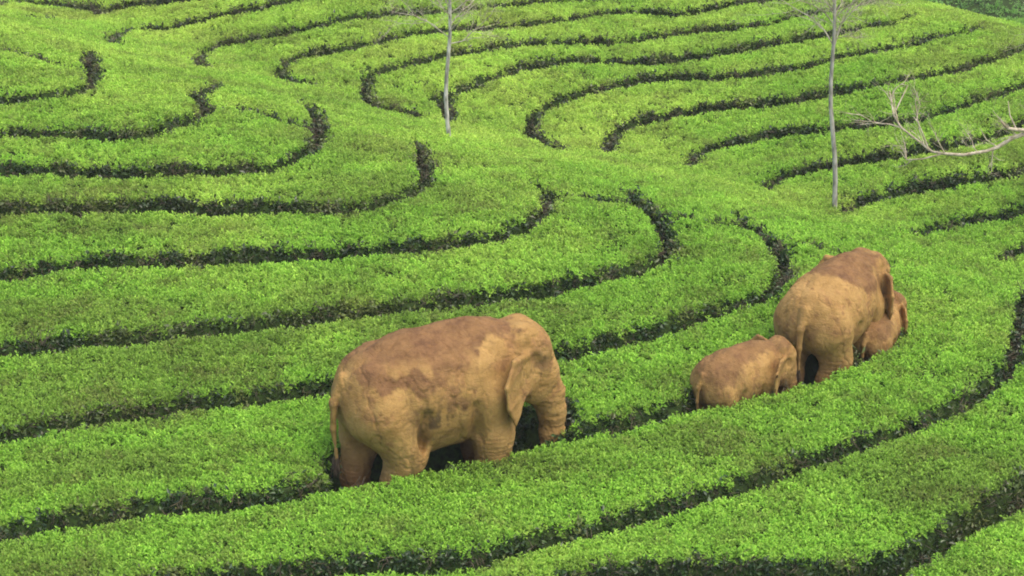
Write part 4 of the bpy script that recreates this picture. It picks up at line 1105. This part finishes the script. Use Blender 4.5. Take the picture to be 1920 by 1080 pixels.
    for k in range(40):
        a = np.array([.6 + (-1.53 - .6) * cmp_ + g.normal() * .015, .02 + g.normal() * .015, .84 - g.random() * .1]); bq = a + np.array([g.normal() * .03, g.normal() * .03, -.16 - .1 * g.random()])
        w = np.array([.006, .006 * g.normal(), 0]); nn = len(vs)
        vs += [a - w, a + w, bq + w * .3, bq - w * .3]; fs.append((nn, nn + 1, nn + 2, nn + 3))
    mesh_obj('tail_tuft', vs, fs, M_HAIR, root)
    tag(root, label, 'elephant', 'elephants walking along the tea path')
    return root


PATH_RISE = {}
ELE_LABELS = {'lead': 'largest muddy elephant in front with dark wet saddle on its back, trunk hanging down',
              'calf': 'small ochre elephant calf with lowered head walking at the tail of the upper adult',
              'mother': 'large ochre elephant seen from behind between the two calves, tail hanging over its rump',
              'second': 'smallest elephant calf at far right, half hidden beside the head of the adult'}
for sp in ELEPHANTS:
    elephant(sp, sp[4], ELE_LABELS[sp[4]])

# ------------------------------------------------------------------ bare trees
M_BARK = mat_bark('pale_bark', (.20, .19, .15), (.60, .57, .48))
M_BARK2 = mat_bark('grey_bark', (.22, .20, .16), (.45, .42, .35))
M_TWIGS = mat_bark('bare_twigs', (.30, .25, .17), (.50, .45, .33))
M_BRANCH = mat_bark('dry_branch', (.30, .24, .15), (.52, .45, .32))


class Tubes:
    def __init__(self): self.v = []; self.f = []

    def tube(self, pts, rad, k=5):
        pts = [np.array(p, float) for p in pts]
        n0 = len(self.v)
        for i, p in enumerate(pts):
            d = unit(pts[min(i + 1, len(pts) - 1)] - pts[max(i - 1, 0)])
            s = np.cross(d, np.array([.31, .87, .12])); s = unit(s); u = np.cross(d, s)
            for j in range(k):
                a = 2 * math.pi * j / k
                self.v.append(p + (s * math.cos(a) + u * math.sin(a)) * rad[i])
        for i in range(len(pts) - 1):
            for j in range(k):
                a = n0 + i * k + j; b = n0 + i * k + (j + 1) % k
                self.f.append((a, b, b + k, a + k))

    def twig(self, g, p, d, L, r, depth, up=.15):
        """a crooked bare shoot that forks"""
        n = 4
        pts = [np.array(p, float)]; d = unit(np.array(d, float)); rads = [r]
        for i in range(n):
            d = unit(d + g.normal(size=3) * .22 + np.array([0, 0, up * .3]))
            pts.append(pts[-1] + d * L / n); rads.append(r * (1 - .55 * (i + 1) / n))
        self.tube(pts, rads, 4)
        if depth > 0:
            for i in range(1, n + 1):
                for q in range(1 + (g.random() < .45)):
                    sd = unit(d + g.normal(size=3) * .75 + np.array([0, 0, up]))
                    self.twig(g, pts[i], sd, L * (.42 + .25 * g.random()), rads[i] * .62, depth - 1, up)

    def build(self, name, mat, parent, org):
        return mesh_obj(name, np.array(self.v) - np.array(org), self.f, mat, parent)


def bare_tree(name, x, y, h, r, lean, seed, crown0, spread, label, mat, ntw=26):
    g = np.random.default_rng(seed)
    z0 = ground_z(x, y) - .05
    org = (x, y, z0)
    root = empty(name, org)
    n = 16
    pts = []; rads = []
    for i in range(n + 1):
        t = i / n
        pts.append(np.array([x + lean[0] * t ** 1.4 + .045 * math.sin(7 * t + seed) + .02 * math.sin(19 * t + 2 * seed) - .045 * math.sin(seed), y + lean[1] * t + .03 * math.cos(4 * t), z0 + h * t]))
        rads.append(r * (1.18 - .18 * min(t * 8, 1)) * (1 - .72 * t))
    T = Tubes(); T.tube(pts, rads, 9); T.build('trunk', mat, root, org)
    C = Tubes()
    for k in range(ntw):
        t = crown0 + (1 - crown0) * (k + .5) / ntw
        i = min(int(t * n), n - 1); p = pts[i] + (pts[i + 1] - pts[i]) * (t * n - i)
        a = k * 2.4 + g.random()
        d = np.array([math.cos(a), math.sin(a), .55 + .5 * g.random()])
        C.twig(g, p, d, spread * (.55 + .6 * g.random()) * (1.05 - .5 * t), .008 + .005 * g.random(), 3)
    C.build('crown', M_TWIGS, root, org)
    tag(root, label, 'tree', 'slender bare trees in the tea field')


bare_tree('bare_tree', -0.96, 38.0, 5.6, .040, (.0, .1), 3, .40, 1.0, 'slender pale tree trunk with sparse twigs left of centre in the field', M_BARK, 34)
bare_tree('bare_tree', 4.86, 35.85, 6.2, .043, (-.28, .1), 8, .50, 1.35, 'slender grey tree with thin bare crown behind the two calves, right of centre', M_BARK2, 30)
bare_tree('bare_tree', 19.45, 103.0, 6.0, .16, (.0, .1), 12, .5, 1.4, 'tiny pale trunk on the dark distant slope in the top right corner', M_BARK, 18)


def side_tree():
    """tree standing just outside the right edge; one bare bough reaches into the picture"""
    g = np.random.default_rng(21)
    x, y = BOUGH['base']
    z0 = ground_z(x, y) - .05
    org = (x, y, z0)
    root = empty('bare_tree', org)
    top = np.array(BOUGH['fork'])
    T = Tubes()
    T.tube([(x, y, z0), (x + .02, y, z0 + 1.0), tuple(top), (x + .1, y + .1, top[2] + 1.6), (x + .05, y + .2, top[2] + 3.0)], [.10, .085, .075, .055, .02], 9)
    T.build('trunk', M_BARK2, root, org)
    C = Tubes()
    for line, r0, r1 in BOUGH['boughs']:
        n = len(line)
        C.tube(line, [r0 + (r1 - r0) * i / (n - 1) for i in range(n)], 6)
        P = np.array(line)
        for i in range(1, n):
            for q in range(2):
                if g.random() < .3:
                    t = g.random(); p = P[i - 1] + (P[i] - P[i - 1]) * t
                    d = unit(P[i] - P[i - 1]) * .6 + np.array([g.normal() * .5, g.normal() * .5, .35 + g.normal() * .45])
                    C.twig(g, p, d, .30 + .30 * g.random(), .0085, 1 + (g.random() < .4), .1)
    C.build('bough', M_BRANCH, root, org)
    K = Tubes()
    for k in range(14):
        t = k / 14; p = np.array([x + .08, y + .1, top[2] + .4 + 2.4 * t]); a = k * 2.4
        K.twig(g, p, (math.cos(a), math.sin(a), .8), .9, .014, 2)
    K.build('crown', M_TWIGS, root, org)
    tag(root, 'pale bare bough with dry twigs reaching in from the right edge', 'tree', 'slender bare trees in the tea field')


side_tree()


def haze():
    """thin moist air over the whole valley"""
    lo, hi = (-460, -240, -22), (460, 460, 90)
    v = [(x, y, z) for z in (lo[2], hi[2]) for y in (lo[1], hi[1]) for x in (lo[0], hi[0])]
    f = [(0, 2, 3, 1), (4, 5, 7, 6), (0, 1, 5, 4), (2, 6, 7, 3), (0, 4, 6, 2), (1, 3, 7, 5)]
    m = bpy.data.materials.new('haze_air'); m.use_nodes = True
    nt = m.node_tree; nt.nodes.clear()
    out = nt.nodes.new('ShaderNodeOutputMaterial'); pv = nt.nodes.new('ShaderNodeVolumePrincipled')
    pv.inputs['Color'].default_value = (.97, .97, .93, 1); pv.inputs['Density'].default_value = 0.0006
    pv.inputs['Anisotropy'].default_value = 0.2
    nt.links.new(pv.outputs[0], out.inputs['Volume'])
    o = mesh_obj('haze', v, f, m, smooth=False)
    tag(o, 'thin pale haze over the whole tea valley', 'haze', kind='stuff')


haze()
